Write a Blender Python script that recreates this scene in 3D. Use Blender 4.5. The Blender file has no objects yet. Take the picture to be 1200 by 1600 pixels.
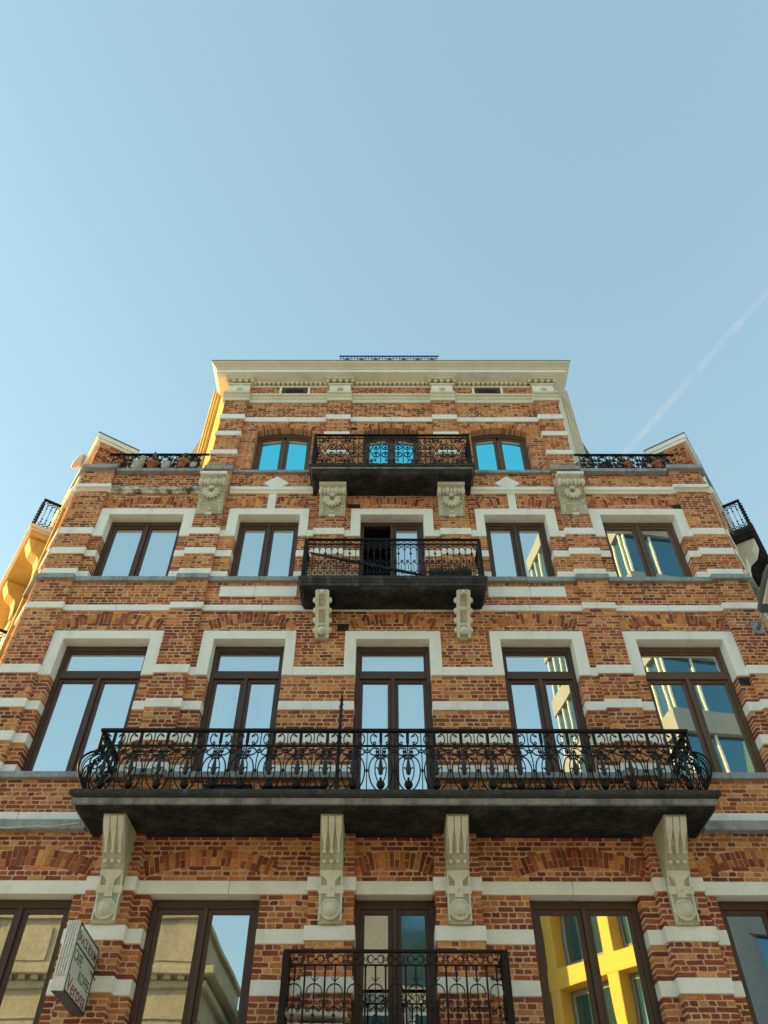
import bpy, math, random
import numpy as np
from mathutils import Vector, noise
rnd = random.Random(7)
PI = math.pi
scene = bpy.context.scene
COL = scene.collection

# ------------------------------------------------------------------ camera, sky, sun, exposure
CAM = (-0.113, -10.0, 1.6); PITCH, YAW, ROLL = math.radians(46.121), math.radians(-0.205), math.radians(0.208)
cam_data = bpy.data.cameras.new('camera'); cam = bpy.data.objects.new('camera', cam_data); COL.objects.link(cam)
from mathutils import Matrix
_f = Vector((math.sin(YAW)*math.cos(PITCH), math.cos(YAW)*math.cos(PITCH), math.sin(PITCH)))
_r = Vector((math.cos(YAW), -math.sin(YAW), 0)); _u = _r.cross(_f)
_c, _s = math.cos(ROLL), math.sin(ROLL)
R_ = _c*_r + _s*_u; U_ = -_s*_r + _c*_u
cam.matrix_world = Matrix(((R_.x, U_.x, -_f.x, CAM[0]), (R_.y, U_.y, -_f.y, CAM[1]), (R_.z, U_.z, -_f.z, CAM[2]), (0, 0, 0, 1)))
cam_data.sensor_fit = 'VERTICAL'; cam_data.sensor_height = 24.0; cam_data.lens = 18.0
cam_data.clip_start = 0.1; cam_data.clip_end = 9000
scene.camera = cam

SUN_AZ, SUN_EL = math.radians(-76), math.radians(15)      # azimuth from +Y, positive towards +X
world = bpy.data.worlds.new('World'); scene.world = world; world.use_nodes = True
wn, wl = world.node_tree.nodes, world.node_tree.links
bg = wn['Background']; bg.inputs['Strength'].default_value = 0.15
sky = wn.new('ShaderNodeTexSky'); sky.sky_type = 'NISHITA'; sky.sun_disc = False
sky.sun_elevation = SUN_EL; sky.sun_rotation = SUN_AZ
sky.air_density = 1.0; sky.dust_density = 0.7; sky.ozone_density = 1.0
tint = wn.new('ShaderNodeMix'); tint.data_type = 'RGBA'; tint.blend_type = 'MULTIPLY'
tint.inputs['Factor'].default_value = 1.0; tint.inputs['B'].default_value = (0.89, 0.94, 0.74, 1)
wl.new(sky.outputs['Color'], tint.inputs['A']); haze = wn.new('ShaderNodeMix'); haze.data_type = 'RGBA'; haze.inputs['Factor'].default_value = 0.58
haze.inputs['B'].default_value = (0.66, 1.0, 1.18, 1)      # thin even veil over the whole sky
wl.new(tint.outputs['Result'], haze.inputs['A']); wl.new(haze.outputs['Result'], bg.inputs['Color'])

sun_data = bpy.data.lights.new('sun', 'SUN'); sun_data.energy = 2.6; sun_data.angle = math.radians(0.5)
sun_data.color = (1.0, 0.64, 0.20)
sun = bpy.data.objects.new('sun', sun_data); COL.objects.link(sun)
_sd = Vector((math.sin(SUN_AZ)*math.cos(SUN_EL), math.cos(SUN_AZ)*math.cos(SUN_EL), math.sin(SUN_EL)))
sun.rotation_euler = _sd.to_track_quat('Z', 'Y').to_euler()

vs = scene.view_settings
vs.view_transform = 'Standard'; vs.look = 'None'; vs.exposure = 1.97; vs.gamma = 1.0; vs.use_curve_mapping = False

# ------------------------------------------------------------------ materials
def new_mat(name):
    m = bpy.data.materials.new(name); m.use_nodes = True
    return m, m.node_tree.nodes, m.node_tree.links, m.node_tree.nodes['Principled BSDF']

def stain_mat(name, base, dark, amount=0.5, scale=2.0, rough=0.8, fine=40.0, bump=0.15, streak=True, light=None, spec=0.3, lo=0.45, hi=0.75, famp=0.15):
    """base colour with cloudy stains (stretched down the wall), fine grain and a little relief"""
    m, n, l, b = new_mat(name)
    geo = n.new('ShaderNodeNewGeometry')
    mp = n.new('ShaderNodeMapping'); l.new(geo.outputs['Position'], mp.inputs['Vector'])
    mp.inputs['Scale'].default_value = (1, 1, 0.35) if streak else (1, 1, 1)
    t1 = n.new('ShaderNodeTexNoise'); t1.inputs['Scale'].default_value = scale*2; t1.inputs['Detail'].default_value = 7; t1.inputs['Roughness'].default_value = 0.65
    l.new(mp.outputs['Vector'], t1.inputs['Vector'])
    r1 = n.new('ShaderNodeMapRange'); r1.inputs['From Min'].default_value = lo; r1.inputs['From Max'].default_value = hi
    r1.inputs['To Min'].default_value = 0; r1.inputs['To Max'].default_value = amount
    l.new(t1.outputs['Fac'], r1.inputs['Value'])
    mx = n.new('ShaderNodeMix'); mx.data_type = 'RGBA'
    mx.inputs['A'].default_value = (*base, 1); mx.inputs['B'].default_value = (*dark, 1)
    l.new(r1.outputs['Result'], mx.inputs['Factor'])
    t2 = n.new('ShaderNodeTexNoise'); t2.inputs['Scale'].default_value = fine; t2.inputs['Detail'].default_value = 4
    l.new(geo.outputs['Position'], t2.inputs['Vector'])
    r2 = n.new('ShaderNodeMapRange'); r2.inputs['From Min'].default_value = 0.3; r2.inputs['From Max'].default_value = 0.7
    r2.inputs['To Min'].default_value = 1-famp*1.2; r2.inputs['To Max'].default_value = 1+famp*0.8
    l.new(t2.outputs['Fac'], r2.inputs['Value'])
    mu = n.new('ShaderNodeMix'); mu.data_type = 'RGBA'; mu.blend_type = 'MULTIPLY'; mu.inputs['Factor'].default_value = 1
    l.new(mx.outputs['Result'], mu.inputs['A']); l.new(r2.outputs['Result'], mu.inputs['B'])
    out = mu.outputs['Result']
    if light:
        t3 = n.new('ShaderNodeTexNoise'); t3.inputs['Scale'].default_value = scale*5; t3.inputs['Detail'].default_value = 8; t3.inputs['Roughness'].default_value = 0.7
        l.new(mp.outputs['Vector'], t3.inputs['Vector'])
        r3 = n.new('ShaderNodeMapRange'); r3.inputs['From Min'].default_value = 0.56; r3.inputs['From Max'].default_value = 0.72
        l.new(t3.outputs['Fac'], r3.inputs['Value'])
        m3 = n.new('ShaderNodeMix'); m3.data_type = 'RGBA'; m3.inputs['B'].default_value = (*light, 1)
        l.new(r3.outputs['Result'], m3.inputs['Factor']); l.new(out, m3.inputs['A']); out = m3.outputs['Result']
    l.new(out, b.inputs['Base Color'])
    b.inputs['Roughness'].default_value = rough; b.inputs['Specular IOR Level'].default_value = spec
    bp = n.new('ShaderNodeBump'); bp.inputs['Strength'].default_value = bump; bp.inputs['Distance'].default_value = 0.01
    ad = n.new('ShaderNodeMath'); ad.operation = 'ADD'; l.new(t2.outputs['Fac'], ad.inputs[0]); l.new(t1.outputs['Fac'], ad.inputs[1])
    l.new(ad.outputs[0], bp.inputs['Height']); l.new(bp.outputs['Normal'], b.inputs['Normal'])
    return m

def brick_mat():
    m, n, l, b = new_mat('brick_clay')
    at = n.new('ShaderNodeAttribute'); at.attribute_name = 'Col'
    geo = n.new('ShaderNodeNewGeometry')
    t = n.new('ShaderNodeTexNoise'); t.inputs['Scale'].default_value = 55; t.inputs['Detail'].default_value = 5; l.new(geo.outputs['Position'], t.inputs['Vector'])
    r = n.new('ShaderNodeMapRange'); r.inputs['From Min'].default_value = 0.3; r.inputs['From Max'].default_value = 0.7
    r.inputs['To Min'].default_value = 0.65; r.inputs['To Max'].default_value = 1.25; l.new(t.outputs['Fac'], r.inputs['Value'])
    t2 = n.new('ShaderNodeTexNoise'); t2.inputs['Scale'].default_value = 1.3; t2.inputs['Detail'].default_value = 6; l.new(geo.outputs['Position'], t2.inputs['Vector'])
    r2 = n.new('ShaderNodeMapRange'); r2.inputs['From Min'].default_value = 0.35; r2.inputs['From Max'].default_value = 0.65
    r2.inputs['To Min'].default_value = 0.8; r2.inputs['To Max'].default_value = 1.1; l.new(t2.outputs['Fac'], r2.inputs['Value'])
    mp = n.new('ShaderNodeMapping'); mp.inputs['Scale'].default_value = (2.2, 2.2, 0.5); l.new(geo.outputs['Position'], mp.inputs['Vector'])
    t4 = n.new('ShaderNodeTexNoise'); t4.inputs['Scale'].default_value = 1.0; t4.inputs['Detail'].default_value = 8; t4.inputs['Roughness'].default_value = 0.6; l.new(mp.outputs['Vector'], t4.inputs['Vector'])
    r4 = n.new('ShaderNodeMapRange'); r4.inputs['From Min'].default_value = 0.5; r4.inputs['From Max'].default_value = 0.72; r4.inputs['To Min'].default_value = 1.0; r4.inputs['To Max'].default_value = 0.68; l.new(t4.outputs['Fac'], r4.inputs['Value'])
    m0 = n.new('ShaderNodeMath'); m0.operation = 'MULTIPLY'; l.new(r2.outputs['Result'], m0.inputs[0]); l.new(r4.outputs['Result'], m0.inputs[1])
    mm = n.new('ShaderNodeMath'); mm.operation = 'MULTIPLY'; l.new(r.outputs['Result'], mm.inputs[0]); l.new(m0.outputs[0], mm.inputs[1])
    mu = n.new('ShaderNodeMix'); mu.data_type = 'RGBA'; mu.blend_type = 'MULTIPLY'; mu.inputs['Factor'].default_value = 1
    l.new(at.outputs['Color'], mu.inputs['A']); l.new(mm.outputs[0], mu.inputs['B'])
    l.new(mu.outputs['Result'], b.inputs['Base Color']); b.inputs['Roughness'].default_value = 0.88; b.inputs['Specular IOR Level'].default_value = 0.25
    bp = n.new('ShaderNodeBump'); bp.inputs['Strength'].default_value = 0.35; bp.inputs['Distance'].default_value = 0.006
    l.new(t.outputs['Fac'], bp.inputs['Height']); l.new(bp.outputs['Normal'], b.inputs['Normal'])
    return m

def plain_mat(name, c, rough=0.6, metal=0.0, spec=0.4):
    return stain_mat(name, c, tuple(v*0.7 for v in c), 0.5, 3.0, rough, 60, 0.06, spec=spec) if metal == 0 else _metal(name, c, rough, metal)
def _metal(name, c, rough, metal):
    m, n, l, b = new_mat(name)
    geo = n.new('ShaderNodeNewGeometry'); t = n.new('ShaderNodeTexNoise'); t.inputs['Scale'].default_value = 45; t.inputs['Detail'].default_value = 5
    l.new(geo.outputs['Position'], t.inputs['Vector'])
    mx = n.new('ShaderNodeMix'); mx.data_type = 'RGBA'; mx.inputs['A'].default_value = (*[v*0.7 for v in c], 1); mx.inputs['B'].default_value = (*[v*1.4 for v in c], 1)
    l.new(t.outputs['Fac'], mx.inputs['Factor']); l.new(mx.outputs['Result'], b.inputs['Base Color'])
    b.inputs['Metallic'].default_value = metal; b.inputs['Roughness'].default_value = rough
    if metal < 0.01: b.inputs['Specular IOR Level'].default_value = 0.25
    return m

def wood_mat(name, a, c):
    m, n, l, b = new_mat(name)
    geo = n.new('ShaderNodeNewGeometry'); mp = n.new('ShaderNodeMapping'); mp.inputs['Scale'].default_value = (40, 40, 2.5)
    l.new(geo.outputs['Position'], mp.inputs['Vector'])
    t = n.new('ShaderNodeTexNoise'); t.inputs['Scale'].default_value = 1; t.inputs['Detail'].default_value = 4; l.new(mp.outputs['Vector'], t.inputs['Vector'])
    mx = n.new('ShaderNodeMix'); mx.data_type = 'RGBA'; mx.inputs['A'].default_value = (*a, 1); mx.inputs['B'].default_value = (*c, 1)
    l.new(t.outputs['Fac'], mx.inputs['Factor']); l.new(mx.outputs['Result'], b.inputs['Base Color']); b.inputs['Roughness'].default_value = 0.5
    return m

def glass_mat(name, refl, tint_c, trans_c=(0.75, 0.8, 0.8)):
    """window glass: coated pane, part mirror and part clear, very slightly wavy"""
    m = bpy.data.materials.new(name); m.use_nodes = True; n, l = m.node_tree.nodes, m.node_tree.links
    n.remove(n['Principled BSDF']); out = n['Material Output']
    g = n.new('ShaderNodeBsdfGlossy'); g.inputs['Roughness'].default_value = 0.01; g.inputs['Color'].default_value = (*tint_c, 1)
    t = n.new('ShaderNodeBsdfTransparent'); t.inputs['Color'].default_value = (*trans_c, 1)
    fr = n.new('ShaderNodeFresnel'); fr.inputs['IOR'].default_value = 1.5
    mr = n.new('ShaderNodeMapRange'); mr.inputs['From Min'].default_value = 0.04; mr.inputs['To Min'].default_value = refl; mr.inputs['To Max'].default_value = 1.0
    l.new(fr.outputs['Fac'], mr.inputs['Value'])
    geo = n.new('ShaderNodeNewGeometry'); nz = n.new('ShaderNodeTexNoise'); nz.inputs['Scale'].default_value = 1.6; nz.inputs['Detail'].default_value = 1
    l.new(geo.outputs['Position'], nz.inputs['Vector'])
    bp = n.new('ShaderNodeBump'); bp.inputs['Strength'].default_value = 0.02; bp.inputs['Distance'].default_value = 0.03
    l.new(nz.outputs['Fac'], bp.inputs['Height']); l.new(bp.outputs['Normal'], g.inputs['Normal'])
    mx = n.new('ShaderNodeMixShader'); l.new(mr.outputs['Result'], mx.inputs['Fac']); l.new(t.outputs[0], mx.inputs[1]); l.new(g.outputs[0], mx.inputs[2])
    l.new(mx.outputs[0], out.inputs['Surface'])
    return m

M = {}
M['brick'] = brick_mat()
M['mortar'] = stain_mat('lime_mortar', (0.72, 0.50, 0.34), (0.44, 0.28, 0.18), 0.6, 1.2, 0.95, 70, 0.2)
M['stone'] = stain_mat('painted_white_stone', (0.89, 0.905, 0.885), (0.54, 0.53, 0.46), 0.60, 1.3, 0.7, 30, 0.03, famp=0.04, lo=0.5, hi=0.78)
M['stone_dirty'] = stain_mat('weathered_white_stone', (0.70, 0.69, 0.62), (0.05, 0.05, 0.04), 0.95, 2.2, 0.85, 25, 0.2, streak=False, lo=0.42, hi=0.6)
M['carved'] = stain_mat('carved_sandstone', (0.72, 0.715, 0.63), (0.45, 0.42, 0.27), 0.6, 2.6, 0.8, 60, 0.08, famp=0.08)
M['carved_back'] = stain_mat('dark_sandstone', (0.52, 0.50, 0.39), (0.20, 0.185, 0.11), 0.7, 3.2, 0.9, 45, 0.2, famp=0.12)  # darker tone for the backing, so the raised carving stands out
M['cornice'] = stain_mat('cream_cornice_paint', (0.74, 0.71, 0.58), (0.52, 0.47, 0.33), 0.5, 1.3, 0.7, 30, 0.03, famp=0.05)
M['bluestone'] = stain_mat('blue_stone', (0.33, 0.375, 0.40), (0.12, 0.135, 0.15), 0.8, 3.0, 0.75, 35, 0.12, light=(0.50, 0.55, 0.57))
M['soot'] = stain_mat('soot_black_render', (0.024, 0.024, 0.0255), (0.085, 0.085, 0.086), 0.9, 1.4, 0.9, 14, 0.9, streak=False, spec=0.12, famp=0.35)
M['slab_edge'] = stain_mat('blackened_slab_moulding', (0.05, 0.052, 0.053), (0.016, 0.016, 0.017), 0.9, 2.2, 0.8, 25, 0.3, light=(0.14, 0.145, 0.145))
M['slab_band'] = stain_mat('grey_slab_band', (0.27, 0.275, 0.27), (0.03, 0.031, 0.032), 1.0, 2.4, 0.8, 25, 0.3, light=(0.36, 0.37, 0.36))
M['iron'] = _metal('black_iron_paint', (0.0045, 0.005, 0.0055), 0.5, 0.0001)
M['iron_brown'] = _metal('rusty_iron_paint', (0.012, 0.0085, 0.007), 0.6, 0.0001)
M['vase'] = _metal('grey_iron_vase', (0.022, 0.027, 0.033), 0.45, 0.0001)
M['wood'] = wood_mat('dark_brown_joinery', (0.045, 0.022, 0.016), (0.10, 0.052, 0.036))
M['wood_light'] = wood_mat('weathered_brown_joinery', (0.07, 0.038, 0.022), (0.16, 0.095, 0.06))
M['glass'] = glass_mat('window_glass', 0.74, (0.90, 0.99, 1.0))
M['glass_top'] = glass_mat('blue_coated_glass', 0.95, (0.16, 0.88, 1.0))
M['glass_low'] = glass_mat('shop_glass', 0.62, (0.92, 0.98, 1.0))
M['curtain'] = stain_mat('white_curtain', (0.86, 0.87, 0.87), (0.74, 0.76, 0.77), 0.5, 1, 0.9, 30, 0.0, famp=0.02)
M['blind'] = plain_mat('grey_blind', (0.36, 0.36, 0.34), 0.8)
M['interior'] = plain_mat('dim_plaster', (0.22, 0.21, 0.20), 0.9)
M['dark'] = plain_mat('dark_void', (0.015, 0.014, 0.014), 0.7)
M['sun_tinted'] = stain_mat('sun_tinted_render', (0.72, 0.47, 0.13), (0.36, 0.24, 0.08), 0.55, 2.0, 0.75, 30, 0.06, famp=0.08)  # golden sunlight put into the colour of the left wing and cheek
M['opp_yellow'] = stain_mat('yellow_facade_panel', (0.80, 0.52, 0.10), (0.62, 0.38, 0.08), 0.4, 0.7, 0.7, 10, 0.04, famp=0.04)
M['opp_pale'] = stain_mat('pale_grey_panel', (0.27, 0.29, 0.30), (0.2, 0.21, 0.215), 0.5, 0.7, 0.7, 10, 0.04, famp=0.04)
M['zinc'] = plain_mat('grey_zinc', (0.16, 0.18, 0.19), 0.5)
M['slate'] = plain_mat('roof_slate', (0.07, 0.075, 0.085), 0.6)
M['terracotta'] = stain_mat('terracotta', (0.36, 0.15, 0.08), (0.18, 0.09, 0.06), 0.7, 5, 0.85)
M['pale_pot'] = stain_mat('pale_glazed_pot', (0.50, 0.44, 0.36), (0.22, 0.17, 0.12), 0.7, 6, 0.6)
M['leaf'] = plain_mat('dry_leaf', (0.09, 0.10, 0.04), 0.7)
M['white_metal'] = stain_mat('white_aluminium', (0.74, 0.75, 0.73), (0.5, 0.5, 0.48), 0.4, 3, 0.45, 30, 0.03)
M['sign_face'] = stain_mat('sign_acrylic', (0.66, 0.68, 0.64), (0.55, 0.56, 0.52), 0.4, 3, 0.35, 30, 0.02)
M['sign_dark'] = plain_mat('sign_dark_metal', (0.055, 0.06, 0.06), 0.5)
M['ink_black'] = plain_mat('ink_black', (0.03, 0.022, 0.022), 0.5)
M['ink_green'] = plain_mat('ink_green', (0.012, 0.12, 0.075), 0.5)
M['ink_red'] = plain_mat('ink_red', (0.30, 0.025, 0.03), 0.5)
M['lamp_grey'] = plain_mat('lamp_grey_paint', (0.11, 0.125, 0.135), 0.4)
M['steel'] = _metal('galvanised_steel', (0.35, 0.36, 0.37), 0.45, 0.7)
M['setts'] = stain_mat('pale_stone_setts', (0.40, 0.40, 0.395), (0.28, 0.28, 0.275), 0.6, 0.8, 0.8, 30, 0.3)
M['paving'] = stain_mat('stone_paving', (0.42, 0.42, 0.40), (0.30, 0.29, 0.28), 0.6, 0.8, 0.85, 30, 0.2)
M['paint_line'] = stain_mat('road_paint', (0.75, 0.75, 0.72), (0.4, 0.4, 0.38), 0.6, 4, 0.8)
M['opp_stone'] = stain_mat('cream_facade_stone', (0.46, 0.43, 0.32), (0.27, 0.25, 0.19), 0.7, 0.9, 0.85, 10, 0.2)
M['opp_white'] = stain_mat('pale_facade_panel', (0.72, 0.70, 0.62), (0.55, 0.53, 0.46), 0.5, 0.7, 0.7, 10, 0.05)
M['opp_grey'] = stain_mat('grey_facade_panel', (0.30, 0.31, 0.31), (0.2, 0.2, 0.2), 0.5, 0.7, 0.7, 10, 0.05)
M['opp_glass'] = _metal('opposite_window_glass', (0.10, 0.22, 0.28), 0.08, 0.8)

# ------------------------------------------------------------------ mesh helpers
def lin(a, b, n): return [a+(b-a)*i/n for i in range(n+1)]
class MB:
    """collects shapes and links them as ONE mesh object"""
    def __init__(s, T=None): s.v = []; s.f = []; s.c = []; s.T = T
    def add(s, vs_, fs, col=None):
        o = len(s.v)
        s.v.extend([s.T(p) for p in vs_] if s.T else vs_)
        for f in fs: s.f.append([i+o for i in f]); s.c.append(col)
        return s
    def box(s, x0, x1, y0, y1, z0, z1, col=None, back=True):
        vs_ = [(x0,y0,z0),(x1,y0,z0),(x1,y1,z0),(x0,y1,z0),(x0,y0,z1),(x1,y0,z1),(x1,y1,z1),(x0,y1,z1)]
        fs = [(0,1,5,4),(1,2,6,5),(3,0,4,7),(0,3,2,1),(4,5,6,7)]
        if back: fs.append((2,3,7,6))
        s.add(vs_, fs, col); return s
    def prism_xz(s, poly, y0, y1, col=None, back=True):
        n = len(poly); vs_ = [(x,y0,z) for x,z in poly]+[(x,y1,z) for x,z in poly]
        fs = [tuple(range(n))]+[(i,(i+1)%n+0,(i+1)%n+n,i+n)[::-1] for i in range(n)]
        if back: fs.append(tuple(range(2*n-1,n-1,-1)))
        s.add(vs_, fs, col); return s
    def prism_yz(s, poly, x0, x1):
        n = len(poly); vs_ = [(x0,y,z) for y,z in poly]+[(x1,y,z) for y,z in poly]
        s.add(vs_, [tuple(range(n))[::-1], tuple(range(n,2*n))]+[(i,(i+1)%n,(i+1)%n+n,i+n) for i in range(n)]); return s
    def prism_xy(s, poly, z0, z1):
        n = len(poly); vs_ = [(x,y,z0) for x,y in poly]+[(x,y,z1) for x,y in poly]
        s.add(vs_, [tuple(range(n))[::-1], tuple(range(n,2*n))]+[(i,(i+1)%n,(i+1)%n+n,i+n) for i in range(n)]); return s
    def rings(s, rs, caps=True, closed=True):
        n = len(rs[0]); vs_ = [p for r in rs for p in r]; fs = []
        for k in range(len(rs)-1):
            for i in range(n if closed else n-1):
                j = (i+1) % n; fs.append((k*n+i, k*n+j, (k+1)*n+j, (k+1)*n+i))
        if caps: fs.append(tuple(range(n))[::-1]); fs.append(tuple(range((len(rs)-1)*n, len(rs)*n)))
        s.add(vs_, fs); return s
    def tube(s, pts, r, n=5, twist=0.0, flat=None):
        pts = [Vector(p) for p in pts]; rs = []; prev = None
        for i, p in enumerate(pts):
            t = (pts[min(i+1, len(pts)-1)]-pts[max(i-1, 0)]).normalized()
            if prev is None:
                a = Vector((0,1,0)) if abs(t.y) < 0.9 else Vector((1,0,0))
                u = (a-t*a.dot(t)).normalized()
            else:
                u = (prev-t*prev.dot(t)); u = u.normalized() if u.length > 1e-6 else prev
            prev = u; w = t.cross(u); rr = r[i] if isinstance(r, (list, tuple)) else r
            ring = []
            for k in range(n):
                a = 2*PI*(k+0.5)/n+twist*i
                ring.append(tuple(p+u*(math.cos(a)*rr*(flat or 1))+w*(math.sin(a)*rr)))
            rs.append(ring)
        return s.rings(rs)
    def lathe(s, prof, c=(0,0,0), n=8, axis='z', sy=1.0):
        rs = []
        for r, h in prof:
            ring = []
            for k in range(n):
                a = 2*PI*k/n; x, y = math.cos(a)*r, math.sin(a)*r*sy
                ring.append((c[0]+x, c[1]+y, c[2]+h) if axis == 'z' else (c[0]+x, c[1]-h, c[2]+y))
            rs.append(ring)
        return s.rings(rs)
    def ell(s, c, rx, ry, rz, n=8, m=6, rot=0.0):
        """ellipsoid; rot turns it in the xz plane"""
        rs = []; cr, sr = math.cos(rot), math.sin(rot)
        for j in range(m+1):
            t = PI*j/m; t = min(max(t, 0.08), PI-0.08); ring = []
            for k in range(n):
                a = 2*PI*k/n
                x, y, z = rx*math.sin(t)*math.cos(a), ry*math.sin(t)*math.sin(a), -rz*math.cos(t)
                ring.append((c[0]+x*cr-z*sr, c[1]+y, c[2]+x*sr+z*cr))
            rs.append(ring)
        return s.rings(rs)
    def build(s, name, mat, parent=None, bevel=0.0, smooth=False, kind=None):
        me = bpy.data.meshes.new(name); me.from_pydata(s.v, [], s.f)
        if any(c is not None for c in s.c):
            at = me.color_attributes.new('Col', 'FLOAT_COLOR', 'CORNER')
            arr = np.concatenate([np.tile(np.array((*(c or (0.5,0.5,0.5)), 1.0), dtype=np.float32), len(f)) for c, f in zip(s.c, s.f)])
            at.data.foreach_set('color', arr)
        for m in (mat if isinstance(mat, list) else [mat]): me.materials.append(m)
        if smooth: me.polygons.foreach_set('use_smooth', [True]*len(me.polygons))
        o = bpy.data.objects.new(name, me); COL.objects.link(o)
        if parent: o.parent = parent
        if bevel:
            b = o.modifiers.new('bevel', 'BEVEL'); b.width = bevel; b.segments = 2; b.limit_method = 'ANGLE'; b.angle_limit = math.radians(40)
        if kind: o['kind'] = kind
        return o

def thing(name, label, cat, loc=(0,0,0), group=None):
    o = bpy.data.objects.new(name, None); COL.objects.link(o); o.location = loc; o['label'] = label; o['category'] = cat
    if group: o['group'] = group
    return o
def tag(o, label, cat, group=None):
    o['label'] = label; o['category'] = cat
    if group: o['group'] = group
    return o
def copy_part(o, parent, loc=None, rotz=None):
    c = o.copy(); COL.objects.link(c); c.parent = parent
    if loc is not None: c.location = loc
    if rotz is not None: c.rotation_euler = (0, 0, rotz)
    return c

# ------------------------------------------------------------------ ground (structure)
def sheet(name, x0, x1, y0, y1, z, mat):
    o = MB().add([(x0,y0,z),(x1,y0,z),(x1,y1,z),(x0,y1,z)], [(0,1,2,3)]); return o
g = MB(); g.add([(-3000,-3000,-0.02),(3000,-3000,-0.02),(3000,3000,-0.02),(-3000,3000,-0.02)], [(0,1,2,3)])
g.build('ground', M['paving'])['kind'] = 'structure'
g = MB(); g.add([(-120,-13.2,-0.012),(120,-13.2,-0.012),(120,-4.0,-0.012),(-120,-4.0,-0.012)], [(0,1,2,3)])
g.build('road', M['setts'])['kind'] = 'structure'
g = MB(); g.box(-120, 120, -4.0, 0.5, -0.01, 0.12); g.box(-120, 120, -15.8, -13.2, -0.01, 0.12)
g.build('pavement', M['paving'], bevel=0.01)['kind'] = 'structure'
g = MB()
for i in range(-14, 15): g.box(i*4-0.9, i*4+0.9, -8.66, -8.54, -0.011, -0.004)
g.build('road_marking', M['paint_line'])['kind'] = 'structure'

# ------------------------------------------------------------------ the brick building
B = thing('brick_building', 'tall red and orange brick corner building with white stone bands and black iron balconies', 'building')

PROUD = 0.075
OPEN = []          # x0, x1, z0, z1, rise (segmental head)
def both(x0, x1, *a):
    OPEN.append((x0, x1, *a)); OPEN.append((-x1, -x0, *a))
both(1.66, 3.02, 3.35, 5.165, 0); both(3.97, 5.30, 3.35, 5.165, 0); OPEN.append((-0.50, 0.50, 3.42, 5.165, 0))
both(1.715, 2.86, 6.76, 9.04, 0); both(3.88, 5.27, 6.76, 9.04, 0); OPEN.append((-0.585, 0.585, 6.20, 9.04, 0))
both(1.715, 2.86, 10.34, 11.90, 0); both(3.88, 5.27, 10.34, 11.90, 0); OPEN.append((-0.585, 0.585, 10.02, 11.90, 0))
both(1.66, 2.83, 13.15, 14.45, 0.12); OPEN.append((-0.57, 0.57, 12.74, 14.45, 0.12))

def arch_geo(xc, half, zs, rise):
    r = (half*half+rise*rise)/(2*rise); return xc, zs+rise-r, r
# relieving arches: xc, zc, inner r, outer r, x half reach
ARCH = []
def add_arch(xc, half, zs, rise, t):
    x, zc, r = arch_geo(xc, half, zs, rise); ARCH.append((x, zc, r, r+t, math.asin(min(1, half/r))))
for s_ in (-1, 1):
    add_arch(s_*4.575, 0.78, 9.24, 0.14, 0.20); add_arch(s_*2.29, 0.66, 9.24, 0.14, 0.20)
    add_arch(s_*4.575, 0.78, 12.11, 0.10, 0.19); add_arch(s_*2.29, 0.66, 12.11, 0.10, 0.19)
    add_arch(s_*2.34, 0.80, 5.37, 0.14, 0.21); add_arch(s_*4.64, 0.80, 5.37, 0.14, 0.21)
    add_arch(s_*2.245, 0.585, 14.45, 0.12, 0.15)
add_arch(0, 0.64, 9.24, 0.14, 0.20); add_arch(0, 0.60, 12.11, 0.10, 0.19); add_arch(0, 0.52, 5.37, 0.12, 0.21); add_arch(0, 0.57, 14.45, 0.12, 0.15)

# stone frames round the windows of the two middle storeys: outer x0,x1, inner x0,x1, z leg bottom, z lintel bottom, z top
SURR = []
for zl, zb, zt in ((8.36, 9.04, 9.20), (11.34, 11.90, 12.06)):
    SURR += [(-0.765, 0.765, -0.585, 0.585, zl, zb, zt)]
    for s_ in (-1, 1):
        for a in ((1.55, 3.05, 1.715, 2.86), (3.672, 5.458, 3.88, 5.27)):
            SURR.append((a[0], a[1], a[2], a[3], zl, zb, zt) if s_ > 0 else (-a[1], -a[0], -a[3], -a[2], zl, zb, zt))

def pal(x, z):
    """colour of one brick: dark red, red brown, orange or buff, in drifting patches"""
    n1 = noise.noise(Vector((x*0.55, 3.1, z*0.8)))+0.6*noise.noise(Vector((x*1.7+9, 1.3, z*2.2)))
    p = 0.46+0.34*n1+0.17*max(-1, min(1, (z-9.0)/5.0))
    k = rnd.random()
    if rnd.random() < p: c = (0.66, 0.255, 0.085) if k < 0.5 else ((0.71, 0.33, 0.122) if k < 0.75 else (0.56, 0.185, 0.064))
    else: c = (0.32, 0.090, 0.046) if k < 0.5 else ((0.23, 0.062, 0.037) if k < 0.72 else (0.42, 0.13, 0.056))
    j = 1+rnd.uniform(-0.15, 0.15)
    return tuple(min(0.9, v*j*(1+rnd.uniform(-0.05, 0.05))) for v in c)

BRICKS = []        # (polygon corners front [4 x (x,z)], y front, depth, colour, transform)
JT = 0.017
def put_brick(x0, x1, z0, z1, y, depth, T=None, wob=0.005):
    if x1-x0 < 0.022 or z1-z0 < 0.018: return
    j = lambda: rnd.uniform(-wob, wob)
    xm, zm = (x0+x1)/2+rnd.uniform(-.2, .2)*(x1-x0), (z0+z1)/2; b = 0.004
    q = [(x0+b+j(), z0+j()), (xm, z0+j()*0.8), (x1-b+j(), z0+j()), (x1+j()*0.7, zm), (x1-b+j(), z1+j()), (xm, z1+j()*0.8), (x0+b+j(), z1+j()), (x0+j()*0.7, zm)]
    BRICKS.append((q, y+rnd.uniform(-0.004, 0.002), depth, pal((x0+x1)/2, (z0+z1)/2), T))

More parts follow.
